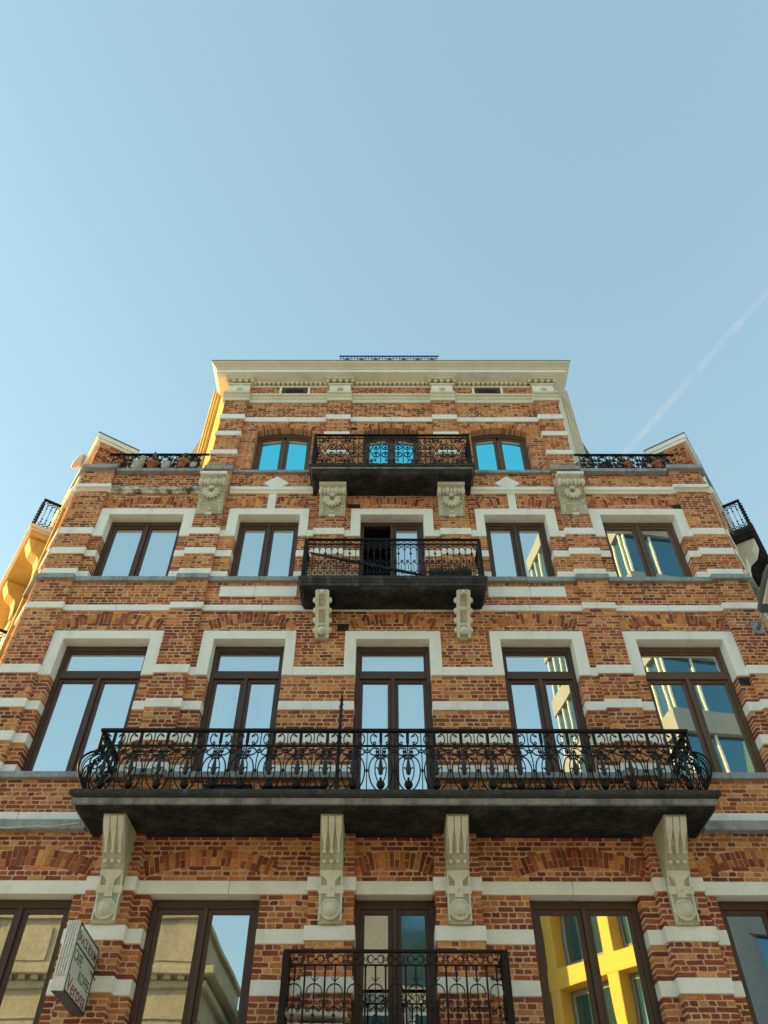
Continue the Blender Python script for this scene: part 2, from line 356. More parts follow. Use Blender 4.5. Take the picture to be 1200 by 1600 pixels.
def free_intervals(x0, x1, z, blocks, openings=True, arches=True):
    """what is left of [x0,x1] at height z; each end says whether it borders an opening"""
    cut = []
    for b in blocks:
        if b[2] < z < b[3]: cut.append((b[0], b[1], False))
    if openings:
        for a, b, z0, z1, rise in OPEN:
            if z0 < z < z1: cut.append((a, b, True))
            elif rise and z1 <= z < z1+rise:
                xc, zc, r = arch_geo((a+b)/2, (b-a)/2, z1, rise); w = math.sqrt(max(0, r*r-(z-zc)**2)); cut.append((xc-w, xc+w, True))
    if arches:
        for xc, zc, r1, r2, am in ARCH:
            d = z-zc
            if d <= r1*math.cos(am)-0.001 or d >= r2: continue
            xo = math.sqrt(max(0, r2*r2-d*d)); xo = min(xo, d*math.tan(am))
            xi = math.sqrt(max(0, r1*r1-d*d)) if d < r1 else 0
            if xo > xi:
                if xi > 0: cut += [(xc-xo, xc-xi, False), (xc+xi, xc+xo, False)]
                else: cut.append((xc-xo, xc+xo, False))
    iv = [(x0, x1, False, False)]
    for a, b, op in cut:
        nv = []
        for p, q, l, r in iv:
            if b <= p or a >= q: nv.append((p, q, l, r)); continue
            if a > p: nv.append((p, a, l, op))
            if b < q: nv.append((b, q, op, r))
        iv = nv
    return iv

def fill(x0, x1, z0, z1, y, blocks=(), edge=0.05, openings=True, arches=True, T=None, seed=0, pitch=0.209):
    n = max(1, round((z1-z0)/0.0615)); h = (z1-z0)/n
    for i in range(n):
        za, zb = z0+i*h+JT/2, z0+(i+1)*h-JT/2; zc = (za+zb)/2
        for p, q, lo, ro in free_intervals(x0, x1, zc, blocks, openings, arches):
            k = i+seed; head = k % 2 == 1; w = pitch/2 if head else pitch
            off = (0.25*w if head else (0.5*w if (k//2) % 2 else 0.0))+rnd.uniform(-0.006, 0.006)
            a = math.floor((p-off)/w)*w+off; cuts = [p]
            while a < q:
                if a > p+0.045 and a < q-0.045: cuts.append(a+rnd.uniform(-0.008, 0.008))
                a += w
            cuts.append(q)
            for c in range(len(cuts)-1):
                first, last = c == 0, c == len(cuts)-2
                d = 0.235 if (first and lo) or (last and ro) else (edge if (first and p == x0) or (last and q == x1) else 0.05)
                put_brick(cuts[c]+(0 if first else JT/2), cuts[c+1]-(0 if last else JT/2), za, zb, y, d, T)

def proud_segs(z):
    if z < 5.95: return [(0.495, 1.06, 0.13), (3.21, 3.79, 0.13), (5.46, 6.02, 0.13)]
    if z < 10.3: return [(3.15, 3.67, PROUD), (5.46, 6.02, PROUD)]
    if z < 13.12: return [(0.885, 1.425, 0.06), (3.15, 3.67, PROUD), (5.46, 6.02, PROUD)]
    return [(0.885, 1.39, 0.07), (3.15, 3.65, 0.07)]
ZONES = [(3.30,3.54),(3.70,4.07),(4.23,4.605),(4.77,5.165),(5.325,5.95),(6.19,6.67),(6.76,7.22),(7.37,7.76),(7.91,8.36),(8.515,9.62),(9.742,10.245),
         (10.50,10.85),(11.0,11.34),(11.5,12.49),(12.63,13.08),(13.15,14.775),(14.925,15.44),(15.70,16.02)]
surr_blocks = [(a, b, zl, zt) for a, b, c, d, zl, zb, zt in SURR]
extra_blocks = [(-2.93,-1.62,9.93,10.15),(1.62,2.93,9.93,10.15),(-2.36,-2.21,12.06,12.49),(2.21,2.36,12.06,12.49)]
for si, (z0, z1) in enumerate(ZONES):
    zc = (z0+z1)/2; half = 5.46 if zc < 13.1 else 3.15
    segs = proud_segs(zc); blocks = surr_blocks+extra_blocks
    foot = [(a, b, z0-1, z1+1) for a, b, p in segs]+[(-b, -a, z0-1, z1+1) for a, b, p in segs]
    fill(-half, half, z0, z1, 0.0, blocks+foot, seed=si*3)
    for a, b, p in segs:
        zz = [(z0, z1)]
        if z0 == 13.15: zz = [(13.20, 13.60), (13.73, 14.21), (14.34, 14.775)]
        if z0 == 15.70: continue
        for s_ in (-1, 1):
            for k, (u, v) in enumerate(zz):
                e = p+0.05
                xa, xb = (a, b) if s_ > 0 else (-b, -a)
                fill(xa, xb, u, v, -p, [], edge=0.235+p if (a == 0.495) else e, openings=False, arches=False, seed=si+k)
# voussoirs of the arches
for xc, zc, r1, r2, am in ARCH:
    n = max(6, round(2*am*(r1+r2)/2/0.066))
    for k in range(n):
        a0, a1 = -am+2*am*k/n, -am+2*am*(k+1)/n; g_ = 0.005/r1
        a0 += g_; a1 -= g_
        parts = [(r1+0.004, r2-0.004)] if (k % 2 == 0 or r2-r1 < 0.17) else [(r1+0.004, (r1+r2)/2-0.006), ((r1+r2)/2+0.006, r2-0.004)]
        for ra, rb in parts:
            q = [(xc+ra*math.sin(a0), zc+ra*math.cos(a0)), (xc+ra*math.sin(a1), zc+ra*math.cos(a1)), (xc+rb*math.sin(a1), zc+rb*math.cos(a1)), (xc+rb*math.sin(a0), zc+rb*math.cos(a0))]
            q = [(x+rnd.uniform(-.003, .003), z+rnd.uniform(-.003, .003)) for x, z in q]
            BRICKS.append((q, -0.003+rnd.uniform(-0.003, 0.003), 0.21 if zc+r1 > 14.3 else 0.05, pal(q[0][0], q[0][1]), None))

# the two side wings that run back from the corners
AZ = math.radians(34.5)
def wing_T(s_):
    dx, dy = -math.sin(AZ), math.cos(AZ); ix, iy = math.cos(AZ), math.sin(AZ)
    def T(p):
        X = -6.02+0.002+p[0]*dx+p[1]*ix; Y = -0.02+p[0]*dy+p[1]*iy
        return (s_*-1*X, Y, p[2]) if s_ > 0 else (X, Y, p[2])
    return T
WT = {-1: wing_T(-1), 1: wing_T(1)}
for s_ in (-1, 1):
    for si, (z0, z1) in enumerate(ZONES[5:15]):
        fill(0.0, 0.55, z0, z1, -PROUD, [], edge=0.12, openings=False, arches=False, T=WT[s_], seed=si)
        fill(0.55, 1.9, z0, z1, 0.0, [], openings=False, arches=False, T=WT[s_], seed=si)
    fill(0.0, 1.9, 13.10, 14.05, 0.0, [], openings=False, arches=False, T=WT[s_], edge=0.1)
    # the end of the wing's attic wall, seen above the terrace
    Tend = (lambda T: (lambda p: T((-p[1]*1.0-0.0, p[0], p[2]))))(WT[s_])
    fill(0.02, 0.62, 13.22, 14.05, 0.0, [], openings=False, arches=False, T=(lambda T: (lambda p: T((p[1]*1.0, p[0], p[2]))))(WT[s_]), edge=0.05)

# --- which bricks show largest: 300 become parts of their own
def pix_area(br):
    q, y, d, c, T = br
    P = [(x, y, z) for x, z in q]
    if T: P = [T(p) for p in P]
    uv = []
    for p in P:
        v = Vector(p)-Vector(CAM); w = v.dot(_f)
        uv.append((512+1200*0.64*v.dot(R_)/w-128, 512-1200*0.64*v.dot(U_)/w))
    n = len(uv); cx, cy = sum(u for u, _ in uv)/n, sum(v for _, v in uv)/n
    if not (4 < cx < 764 and 4 < cy < 1020): return 0
    if P[0][2] < 4.6 and abs(P[0][0]) < 1.3: return 0      # behind the lowest railing
    return abs(sum(uv[i][0]*uv[(i+1) % n][1]-uv[(i+1) % n][0]*uv[i][1] for i in range(n)))/2
def brick_into(mb, br):
    q, y, d, c, T = br
    mb.T = T; mb.prism_xz(q, y, y+d, c, back=False)
order = sorted(range(len(BRICKS)), key=lambda i: -pix_area(BRICKS[i]))
big = set(order[:300])
mass = MB()
for i, br in enumerate(BRICKS):
    if i in big:
        b = MB(); brick_into(b, br); b.T = None; b.build('brick', M['brick'], B)
    else: brick_into(mass, br)
mass.T = None
mass.build('brickwork', M['brick'], B, kind='stuff')

# --- backing wall (mortar shows in the joints)
wall = MB(); MZ = 0.0035
zs = sorted({0.0, 13.08, 16.02}|{o[2] for o in OPEN}|{o[3]+(0 if o[4] else 0.006) for o in OPEN}|{o[3]+o[4]*k/6 for o in OPEN if o[4] for k in range(7)}|{5.95, 10.3, 13.12, 3.2})
for z0, z1 in zip(zs[:-1], zs[1:]):
    if z1-z0 < 1e-4: continue
    zc = (z0+z1)/2; half = 6.02 if zc < 13.08 else 3.62
    iv = [(-half, half)]
    for a, b, oz0, oz1, rise in OPEN:
        w = None
        if oz0 < zc < oz1+(0 if rise else 0.0055): w = (a, b)
        elif rise and oz1 <= zc < oz1+rise:
            xc, zz, r = arch_geo((a+b)/2, (b-a)/2, oz1, rise); h = math.sqrt(max(0, r*r-(zc-zz)**2)); w = (xc-h, xc+h)
        if w:
            w = (w[0]-MZ, w[1]+MZ); nv = []
            for p, q in iv:
                if w[1] <= p or w[0] >= q: nv.append((p, q)); continue
                if w[0] > p: nv.append((p, w[0]))
                if w[1] < q: nv.append((w[1], q))
            iv = nv
    for p, q in iv: wall.box(p, q, MZ, 0.26, z0, z1)
    for a, b, p in proud_segs(zc):
        if zc < 3.2: continue
        e = MZ if a != 0.495 else MZ+0.001
        for xa, xb in ((a, b), (-b, -a)): wall.box(xa+e, xb-e, -p+MZ, MZ, z0, z1)
wall.build('wall', M['mortar'], B)
for s_ in (-1, 1):
    w = MB(WT[s_]); w.box(0.0, 0.55-MZ, -PROUD+MZ, 0.02, 3.2, 13.08); w.box(0.01, 9.0, MZ, 0.70, 0.0, 14.05)
    o = w.build('wing_wall', M['mortar'], B)

# --- ground floor under the picture: stone piers and dark shopfronts
gf = MB()
for a, b in ((-6.05,-5.3),(-3.95,-3.0),(-1.65,-0.6),(0.6,1.65),(3.0,3.95),(5.3,6.05)): gf.box(a, b, -0.16, 0.3, 0.12, 2.9)
gf.box(-6.1, 6.1, -0.2, 0.3, 2.9, 3.3)
gf.build('shopfront_surround', M['bluestone'], B, bevel=0.01)
for a, b in ((-5.3,-3.95),(-3.0,-1.65),(-0.6,0.6),(1.65,3.0),(3.95,5.3)):
    fr = MB(); fr.box(a, b, -0.02, 0.004, 0.12, 0.5); fr.box(a, a+0.07, -0.02, 0.004, 0.5, 2.9); fr.box(b-0.07, b, -0.02, 0.004, 0.5, 2.9); fr.box(a+0.07, b-0.07, -0.02, 0.004, 2.8, 2.9)
    w_ = fr.build('shop_window', M['wood'], B)
    MB().box(a+0.07, b-0.07, -0.008, -0.002, 0.5, 2.8).build('pane', M['glass_low'], w_)

# --- stone blocks and bands
def block(x0, x1, z0, z1, p, depth=0.02, mat='stone', name='stone_block', bev=0.008, T=None):
    if x1-x0 > 1.25:
        n = max(2, round((x1-x0)/0.95)); cs = [x0]+[x0+(x1-x0)*k/n+rnd.uniform(-.08, .08) for k in range(1, n)]+[x1]
        for a, b in zip(cs[:-1], cs[1:]):
            o = block(a+(0.0025 if a != x0 else 0), b-(0.0025 if b != x1 else 0), z0+rnd.uniform(-.002, .002), z1+rnd.uniform(-.002, .002), p+rnd.uniform(-.003, .003), depth, mat, name, bev, T) if b-a <= 1.25 else block((a), (a+b)/2-0.002, z0, z1, p, depth, mat, name, bev, T) and block((a+b)/2+0.002, b, z0, z1, p, depth, mat, name, bev, T)
        return o
    return MB(T).box(x0, x1, -p, depth, z0, z1).build(name, M[mat], B, bevel=bev)
def sym(x0, x1, *a, **k):
    block(x0, x1, *a, **k); block(-x1, -x0, *a, **k)
E_ = 0.02
for z0, z1 in ((3.54,3.70),(4.07,4.23),(4.605,4.77)):
    sym(0.495-E_, 1.06+E_, z0, z1, 0.15, 0.235); sym(1.06+E_, 1.66-E_*0, z0, z1, E_, 0.235)
    sym(3.02, 3.21-E_, z0, z1, E_, 0.235); sym(3.21-E_, 3.79+E_, z0, z1, 0.15); sym(3.79+E_, 3.97, z0, z1, E_, 0.235)
    sym(5.30, 5.46, z0, z1, E_, 0.235); sym(5.46, 6.04, z0, z1, 0.15)
block(-0.495+E_, 0.495-E_, 5.165, 5.325, E_, 0.235, name='stone_lintel'); sym(0.495-E_, 1.06+E_, 5.165, 5.330, 0.15)
sym(1.06+E_, 3.21-E_, 5.165, 5.325, E_, 0.235, name='stone_lintel'); sym(3.21-E_, 3.79+E_, 5.165, 5.330, 0.15); sym(3.79+E_, 6.04, 5.165, 5.325, E_, 0.235, name='stone_lintel')
sym(4.03, 6.05, 6.06, 6.19, 0.05, name='stone_band'); sym(4.03, 6.10, 5.93, 6.058, 0.13, mat='bluestone', name='cornice_stone')
# first big storey
block(-3.15, -0.585, 6.67, 6.76, 0.07, 0.3, 'bluestone', 'sill'); block(0.585, 3.15, 6.67, 6.76, 0.07, 0.3, 'bluestone', 'sill')
sym(3.67, 5.46, 6.67, 6.76, 0.07, 0.3, 'bluestone', 'sill'); sym(3.15, 3.67, 6.67, 6.765, 0.145, 0.02, 'bluestone', 'sill'); sym(5.46, 6.08, 6.67, 6.765, 0.145, 0.02, 'bluestone', 'sill')
for z0, z1 in ((6.765,6.88),(7.22,7.37),(7.76,7.91)):
    sym(0.585, 1.715, z0, z1, E_, 0.235); sym(2.86, 3.15, z0, z1, E_, 0.235); sym(3.15-0.015, 3.67+0.015, z0, z1, PROUD+E_); sym(3.685, 3.88, z0, z1, E_, 0.235)
    sym(5.27, 5.445, z0, z1, E_, 0.235); sym(5.445, 6.04, z0, z1, PROUD+E_)
sym(0.765, 1.55, 8.36, 8.515, 0.03); sym(3.05, 3.135, 8.36, 8.515, E_); sym(3.135, 3.685, 8.36, 8.515, PROUD+E_); sym(5.445, 6.04, 8.36, 8.515, PROUD+E_)
block(-3.135, 3.135, 9.62, 9.742, E_+0.01, name='stone_band'); sym(3.135, 3.685, 9.62, 9.745, PROUD+0.03, name='stone_band')
sym(3.685, 5.445, 9.62, 9.742, E_+0.01, name='stone_band'); sym(5.445, 6.045, 9.62, 9.745, PROUD+0.03, name='stone_band')
sym(1.62, 2.93, 9.93, 10.15, 0.022, name='stone_panel')
block(-3.13, 3.13, 10.245, 10.338, 0.07, 0.3, 'bluestone', 'sill'); sym(3.13, 3.69, 10.245, 10.342, 0.145, 0.02, 'bluestone', 'sill')
sym(3.69, 5.44, 10.245, 10.338, 0.07, 0.3, 'bluestone', 'sill'); sym(5.44, 6.09, 10.245, 10.342, 0.145, 0.02, 'bluestone', 'sill')
for z0, z1 in ((10.342,10.50),(10.85,11.0)):
    if z0 > 10.8: sym(0.585, 0.87, z0, z1, E_, 0.235); sym(0.87, 1.44, z0, z1, 0.08)
    sym(1.44, 1.715, z0, z1, E_, 0.235)
    sym(2.86, 3.135, z0, z1, E_, 0.235); sym(3.135, 3.685, z0, z1, PROUD+E_); sym(3.685, 3.88, z0, z1, E_, 0.235)
    sym(5.27, 5.445, z0, z1, E_, 0.235); sym(5.445, 6.04, z0, z1, PROUD+E_)
sym(0.765, 0.87, 11.34, 11.50, 0.03); sym(0.87, 1.44, 11.34, 11.50, 0.085); sym(1.44, 1.55, 11.34, 11.50, 0.03)
sym(3.05, 3.135, 11.34, 11.50, E_); sym(3.135, 3.685, 11.34, 11.50, PROUD+E_); sym(5.445, 6.04, 11.34, 11.50, PROUD+E_)
sym(2.21, 2.36, 12.06, 12.49, E_, name='stone_stem')
for s_ in (-1, 1):
    MB().prism_xz([(s_*2.25-0.25,12.785),(s_*2.25,12.595),(s_*2.25+0.25,12.785),(s_*2.25,12.985)], -0.028, 0.02).build('stone_diamond', M['stone'], B, bevel=0.006)
def moulded(x0, x1, z0, p, mat):
    pr = [(0.02,z0),(-p*0.45,z0),(-p*0.45,z0+0.02),(-p*0.7,z0+0.045),(-p,z0+0.055),(-p,z0+0.14),(0.02,z0+0.14)]
    MB().prism_yz(pr, x0, x1).build('stone_band', M[mat], B, bevel=0.004)
for s_ in (-1, 1):
    for x0, x1, p in ((1.45, 3.12, 0.08), (3.69, 5.40, 0.08), (5.40, 6.07, 0.155)):
        d = s_ < 0 and x0 in (3.69,)
        moulded(*((x0, x1) if s_ > 0 else (-x1, -x0)), 12.488, p, 'stone_dirty' if d else 'stone')
# pavilion
sym(1.48, 3.13, 13.075, 13.15, 0.06, 0.3, 'bluestone', 'sill'); sym(3.13, 3.70, 13.09, 13.20, 0.14, 0.3, 'bluestone', 'sill')
sym(3.70, 5.42, 13.055, 13.14, 0.11, 0.45, 'bluestone', 'coping'); sym(5.42, 6.10, 13.09, 13.20, 0.17, 0.45, 'bluestone', 'coping')
for z0, z1 in ((13.60,13.73),(14.21,14.34)):
    sym(0.87, 1.405, z0, z1, 0.09); sym(3.135, 3.68, z0, z1, 0.10, 0.3)
block(-0.87, 0.87, 14.775, 14.925, E_, name='stone_band'); sym(0.87, 1.405, 14.775, 14.93, 0.09, name='stone_band')
sym(1.405, 3.135, 14.775, 14.925, E_, name='stone_band'); sym(3.135, 3.68, 14.775, 14.93, 0.10, 0.3, name='stone_band')
def string(x0, x1, p, side=0.02):
    pr = [(side,15.44),(-p-0.03,15.44),(-p-0.03,15.545),(-p-0.015,15.55),(-p-0.05,15.58),(-p-0.05,15.63),(-p-0.09,15.645),(-p-0.09,15.70),(side,15.70)]
    MB().prism_yz(pr, x0, x1).build('string_course', M['cornice'], B, bevel=0.003)
for x0, x1, p in ((-0.86,0.86,0),(1.41,3.12,0),(-3.12,-1.41,0),(0.86,1.41,0.07),(-1.41,-0.86,0.07),(3.12,3.70,0.07),(-3.70,-3.12,0.07)): string(x0, x1, p, 0.3 if abs(x0+x1) > 6 else 0.02)
# air bricks and a stray wire
for x0, x1, z0, z1 in ((-0.90,-0.72,9.22,9.36),(5.30,5.455,12.07,12.19),(5.285,5.44,8.20,8.335),(-0.86,-0.72,14.50,14.57),(-0.84,-0.60,12.10,12.20)):
    v = MB().box(x0, x1, -0.012, 0.02, z0, z1).build('air_brick', M['dark'], B, bevel=0.004)
MB().tube([(-6.0+0.19*k, -0.14, 5.99-0.05*math.sin(PI*k/10)+0.012*math.sin(k*2.1)) for k in range(11)], 0.006, 5).build('wire', M['white_metal'], B)
# surrounds
for a, b, c, d, zl, zb, zt in SURR:
    MB().prism_xz([(a,zl),(c,zl),(c,zb),(d,zb),(d,zl),(b,zl),(b,zt),(a,zt)], -0.035, 0.235).build('window_surround', M['stone'], B, bevel=0.008)
# frieze: capitals with rosettes, attic vents
def rosette(x, y, z, r, parent, sq=1.0):
    m = MB()
    for k in range(8):
        a = 2*PI*k/8; m.ell((x+math.cos(a)*r*0.62, y, z+math.sin(a)*r*0.62), r*0.36, 0.022, r*0.26, 6, 4, a)
    m.ell((x, y-0.01, z), r*0.3, 0.03, r*0.3, 8, 5)
    m.build('rosette', M['carved'], parent, smooth=True)
for s_ in (-1, 1):
    for a, b in ((0.905, 1.375), (3.165, 3.635)):
        x0, x1 = (a, b) if s_ > 0 else (-b, -a)
        c = block(x0, x1, 15.70, 16.02, 0.085, 0.3 if a > 3 else 0.02, 'stone', 'capital_block')
        rosette((x0+x1)/2, -0.09, 15.86, 0.085, c)
# entablature of the pavilion
ent = MB(); ent.box(-3.64, 3.64, -0.03, 0.40, 16.02, 16.085); ent.box(-3.66, 3.66, -0.055, 0.40, 16.165, 16.232)
dn = MB()
for s_ in (-1, 1):
    for a, b in ((0.88, 1.40), (3.14, 3.66)):
        x0, x1 = (a, b) if s_ > 0 else (-b, -a)
        ent.box(x0-0.01, x1+0.01, -0.115, -0.03, 16.02, 16.07); ent.box(x0-0.05, x1+0.05, -0.185, -0.055, 16.165, 16.234)
        n = 5
        for k in range(n):
            xx = x0-0.02+(x1-x0+0.04)*k/(n-1)-0.032; dn.box(xx, xx+0.064, -0.155, -0.02, 16.088, 16.163)
x = -3.1
while x < 3.1:
    if not (0.84 < abs(x+0.03) < 1.45): dn.box(x, x+0.064, -0.085, -0.02, 16.088, 16.163)
    x += 0.105
eo = ent.build('entablature', M['cornice'], B, bevel=0.004)
dn.build('dentil_course', M['cornice'], eo, kind='stuff')
def ringrect(z, h, yf, yb=0.42): return [(-h,yf,z),(h,yf,z),(h,yb,z),(-h,yb,z)]
cr = MB().rings([ringrect(16.326,3.93,-0.30), ringrect(16.327,3.945,-0.32), ringrect(16.352,3.95,-0.325), ringrect(16.37,3.965,-0.34), ringrect(16.40,4.0,-0.38), ringrect(16.425,4.03,-0.42), ringrect(16.44,4.04,-0.435), ringrect(16.475,4.04,-0.435)])
co = cr.build('cornice', M['cornice'], B, bevel=0.004)
MB().rings([ringrect(16.234,3.93,-0.30), ringrect(16.325,3.93,-0.30)]).build('corona', M['stone'], co, bevel=0.006)
MB().rings([ringrect(16.477,4.05,-0.445), ringrect(16.492,4.05,-0.445)]).build('gutter_edge', M['zinc'], co)
for s_ in (-1, 1):
    xa, xb = (-2.45, -1.87) if s_ < 0 else (1.87, 2.45)
    f = MB(); t = 0.05
    f.box(xa, xb, -0.012, 0.03, 15.95, 16.018); f.box(xa, xb, -0.012, 0.03, 15.702, 15.74); f.box(xa, xa+0.09, -0.012, 0.03, 15.74, 15.95); f.box(xb-0.09, xb, -0.012, 0.03, 15.74, 15.95)
    vt = f.build('attic_vent', M['wood'], B)
    for x0 in (xa-0.055, xb): block(x0, x0+0.055, 15.702, 16.018, 0.03, name='vent_jamb')
    MB().box(xa+0.09, xb-0.09, -0.004, 0.02, 15.74, 15.95).build('louvre', M['dark'], vt)
# cheeks of the pavilion, running back like the wings
for s_ in (-1, 1):
    def Tc(p, s_=s_):
        X = -3.62-p[0]*math.sin(AZ)+p[1]*math.cos(AZ); Y = 0.02+p[0]*math.cos(AZ)+p[1]*math.sin(AZ); return (X if s_ < 0 else -X, Y, p[2])
    ck = MB(Tc).box(0.02, 0.88, 0.0, 0.3, 13.05, 16.95).build('side_cheek', M['sun_tinted' if s_ < 0 else 'cornice'], B)
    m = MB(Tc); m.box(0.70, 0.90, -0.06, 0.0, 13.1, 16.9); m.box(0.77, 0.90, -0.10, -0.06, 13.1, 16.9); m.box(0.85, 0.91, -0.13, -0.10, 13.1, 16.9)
    m.build('edge_moulding', M['sun_tinted' if s_ < 0 else 'cornice'], ck, bevel=0.01)
# roof, terraces, interior
rf = MB(); rf.prism_xy([(-3.6,0.42),(3.6,0.42),(5.3,2.9),(-5.3,2.9)], 16.3, 17.0); rf.build('roof', M['slate'], B)
tr = MB(); tr.prism_xy([(3.6,0.30),(5.6,0.30),(8.0,3.6),(3.6,3.6)], 12.9, 13.05); tr.prism_xy([(-3.6,0.30),(-3.6,3.6),(-8.0,3.6),(-5.6,0.30)], 12.9, 13.05); tr.build('terrace_floor', M['zinc'], B)
it = MB()
it.add([(-6,3.4,0),(6,3.4,0),(6,3.4,16.3),(-6,3.4,16.3)], [(0,1,2,3)])
for z in (3.32, 6.0, 9.9, 12.88): it.box(-5.9, 5.9, 0.3, 3.4, z-0.1, z)
it.box(-6.0, -5.9, 0.28, 3.4, 0, 12.9); it.box(5.9, 6.0, 0.28, 3.4, 0, 12.9)
it.box(-3.7, -3.6, 0.30, 3.4, 12.9, 16.3); it.box(3.6, 3.7, 0.30, 3.4, 12.9, 16.3)
for xw in (-3.3, -1.3, 1.3, 3.3): it.box(xw-0.06, xw+0.06, 0.28, 3.39, 0.2, 12.75 if abs(xw) > 2 else 16.2)
it.build('interior', M['interior'], B)

# --- windows: frame (part) with panes and curtains (sub-parts)
def window(x0, x1, z0, z1, y=0.20, transom=None, rise=0.0, glass='glass', wood='wood', sashes=2, curtain=None, frame=0.065, kick=0.0, open_left=False):
    f = MB(); sash = 0.055; mull = 0.055
    zt = z1
    f.box(x0, x0+frame, y-0.03, y+0.07, z0, zt+0.02*(rise > 0)); f.box(x1-frame, x1, y-0.03, y+0.07, z0, zt+0.02*(rise > 0))
    top = 0.09
    if not rise: f.box(x0+frame, x1-frame, y-0.028, y+0.07, zt-top, zt)
    f.box(x0+frame, x1-frame, y-0.028, y+0.07, z0, z0+0.06+kick)
    zb = z0+0.06+kick; zh = zt-top
    if rise:
        xc, zc, r = arch_geo((x0+x1)/2, (x1-x0)/2, z1, rise); hz = lambda u: zc+math.sqrt(max(0, r*r-(u-xc)**2))
        us = lin(x0, x1, 16); zh = z1-0.10
        f.prism_xz([(u, hz(u)-0.10) for u in us]+[(u, hz(u)+0.02) for u in us[::-1]], y-0.035, y+0.07)
    lights = []
    if transom:
        f.box(x0+frame, x1-frame, y-0.045, y+0.07, transom[0], transom[1])
        lights.append((x0+frame, x1-frame, transom[1], zh, 0.03)); zh = transom[0]
    xm = (x0+x1)/2; inner0, inner1 = x0+frame, x1-frame
    if sashes == 2:
        f.box(xm-mull/2, xm+mull/2, y-0.05, y+0.06, zb, zh)
        lights += [(inner0, xm-mull/2, zb, zh, sash), (xm+mull/2, inner1, zb, zh, sash)]
    for k, (a, b, c, d, s) in enumerate(lights):
        if open_left and s == sash and a == inner0: continue
        if rise:
            d2 = hz(b)-0.1 if a == inner0 else hz(a)-0.1; us = lin(a, b, 8)
            f.box(a, a+s, y-0.012, y+0.05, c, hz(a)-0.09); f.box(b-s, b, y-0.012, y+0.05, c, hz(b)-0.09); f.box(a+s, b-s, y-0.010, y+0.05, c, c+s)
            f.prism_xz([(u, hz(u)-0.155) for u in us]+[(u, hz(u)-0.09) for u in us[::-1]], y-0.008, y+0.05); continue
        f.box(a, a+s, y-0.012, y+0.05, c, d); f.box(b-s, b, y-0.012, y+0.05, c, d); f.box(a+s, b-s, y-0.010, y+0.05, c, c+s); f.box(a+s, b-s, y-0.010, y+0.05, d-s, d)
    w = f.build('window', M[wood], B, bevel=0.005)
    for k, (a, b, c, d, s) in enumerate(lights):
        if open_left and s == sash and a == inner0: continue
        if rise:
            us = lin(a+s-0.004, b-s+0.004, 8); zz = y+0.02
            MB().add([(us[0],zz,c+s-0.004),(us[-1],zz,c+s-0.004)]+[(u,zz,hz(u)-0.15) for u in us[::-1]], [tuple(range(len(us)+2))]).build('pane', M[glass], w)
            MB().add([(us[0],zz-0.006,hz(us[0])-0.23),(us[-1],zz-0.006,hz(us[-1])-0.23)]+[(u,zz-0.006,hz(u)-0.15) for u in us[::-1]], [tuple(range(len(us)+2))]).build('blind', M['blind'], w); continue
        MB().add([(a+s-0.004,y+0.02,c+s-0.004),(b-s+0.004,y+0.02,c+s-0.004),(b-s+0.004,y+0.02,d-s+0.004),(a+s-0.004,y+0.02,d-s+0.004)], [(0,1,2,3)]).build('pane', M[glass], w)
    for c in (curtain or ()):
        cx0, cx1, cz0, cz1, amp = c; n = max(6, int((cx1-cx0)/0.03)); m = MB(); vs_ = []
        ph = rnd.uniform(0, 6)
        for i in range(n+1):
            xx = cx0+(cx1-cx0)*i/n; yy = y+0.09+amp*math.sin(ph+i*1.3)+amp*0.6*math.sin(i*0.47+ph)
            vs_ += [(xx, yy, cz0), (xx, yy*1.0, cz1)]
        m.add(vs_, [(2*i, 2*i+2, 2*i+3, 2*i+1) for i in range(n)]); m.build('curtain', M['curtain'], w, smooth=True)
    return w
# lower storey
for a, b in ((1.66,3.02),(3.97,5.30)):
    for s_ in (-1, 1): window(*((a, b) if s_ > 0 else (-b, -a)), 3.35, 5.15, glass='glass_low', frame=0.08)
window(-0.50, 0.50, 3.42, 5.15, glass='glass_low', frame=0.075)
# middle storey
TR = (8.42, 8.55)
window(-5.27, -3.88, 6.76, 9.03, transom=TR, curtain=[(-5.2,-4.55,6.8,8.4,0.012),(-4.5,-3.95,6.8,8.4,0.01),(-5.2,-3.95,8.5,8.9,0.004)])
window(-2.86, -1.715, 6.76, 9.03, transom=TR, curtain=[(-2.78,-2.5,6.8,8.4,0.02),(-2.05,-1.8,6.8,8.4,0.02)])
window(-0.585, 0.585, 6.20, 9.03, transom=TR, kick=0.25, curtain=[(-0.5,-0.03,6.5,8.4,0.008),(0.03,0.5,6.5,8.4,0.008),(-0.5,0.5,8.55,8.92,0.004)])
window(1.715, 2.86, 6.76, 9.03, transom=TR, curtain=[(1.8,1.95,6.8,8.4,0.02)])
window(3.88, 5.27, 6.76, 9.03, transom=TR, wood='wood_light')
# upper storey
window(-5.27, -3.88, 10.34, 11.89, curtain=[(-5.2,-4.6,10.36,11.72,0.004),(-4.53,-3.95,10.36,11.72,0.004)])
window(-2.86, -1.715, 10.34, 11.89, curtain=[(-2.8,-2.3,10.36,11.74,0.004),(-2.26,-1.78,10.36,11.74,0.004)])
window(-0.585, 0.585, 10.02, 11.89, kick=0.1, curtain=[(0.03,0.5,10.2,11.7,0.006)], open_left=True)
window(1.715, 2.86, 10.34, 11.89, curtain=[(1.8,2.26,10.36,11.74,0.004),(2.32,2.8,10.36,11.74,0.004)])
window(3.88, 5.27, 10.34, 11.89, wood='wood_light')
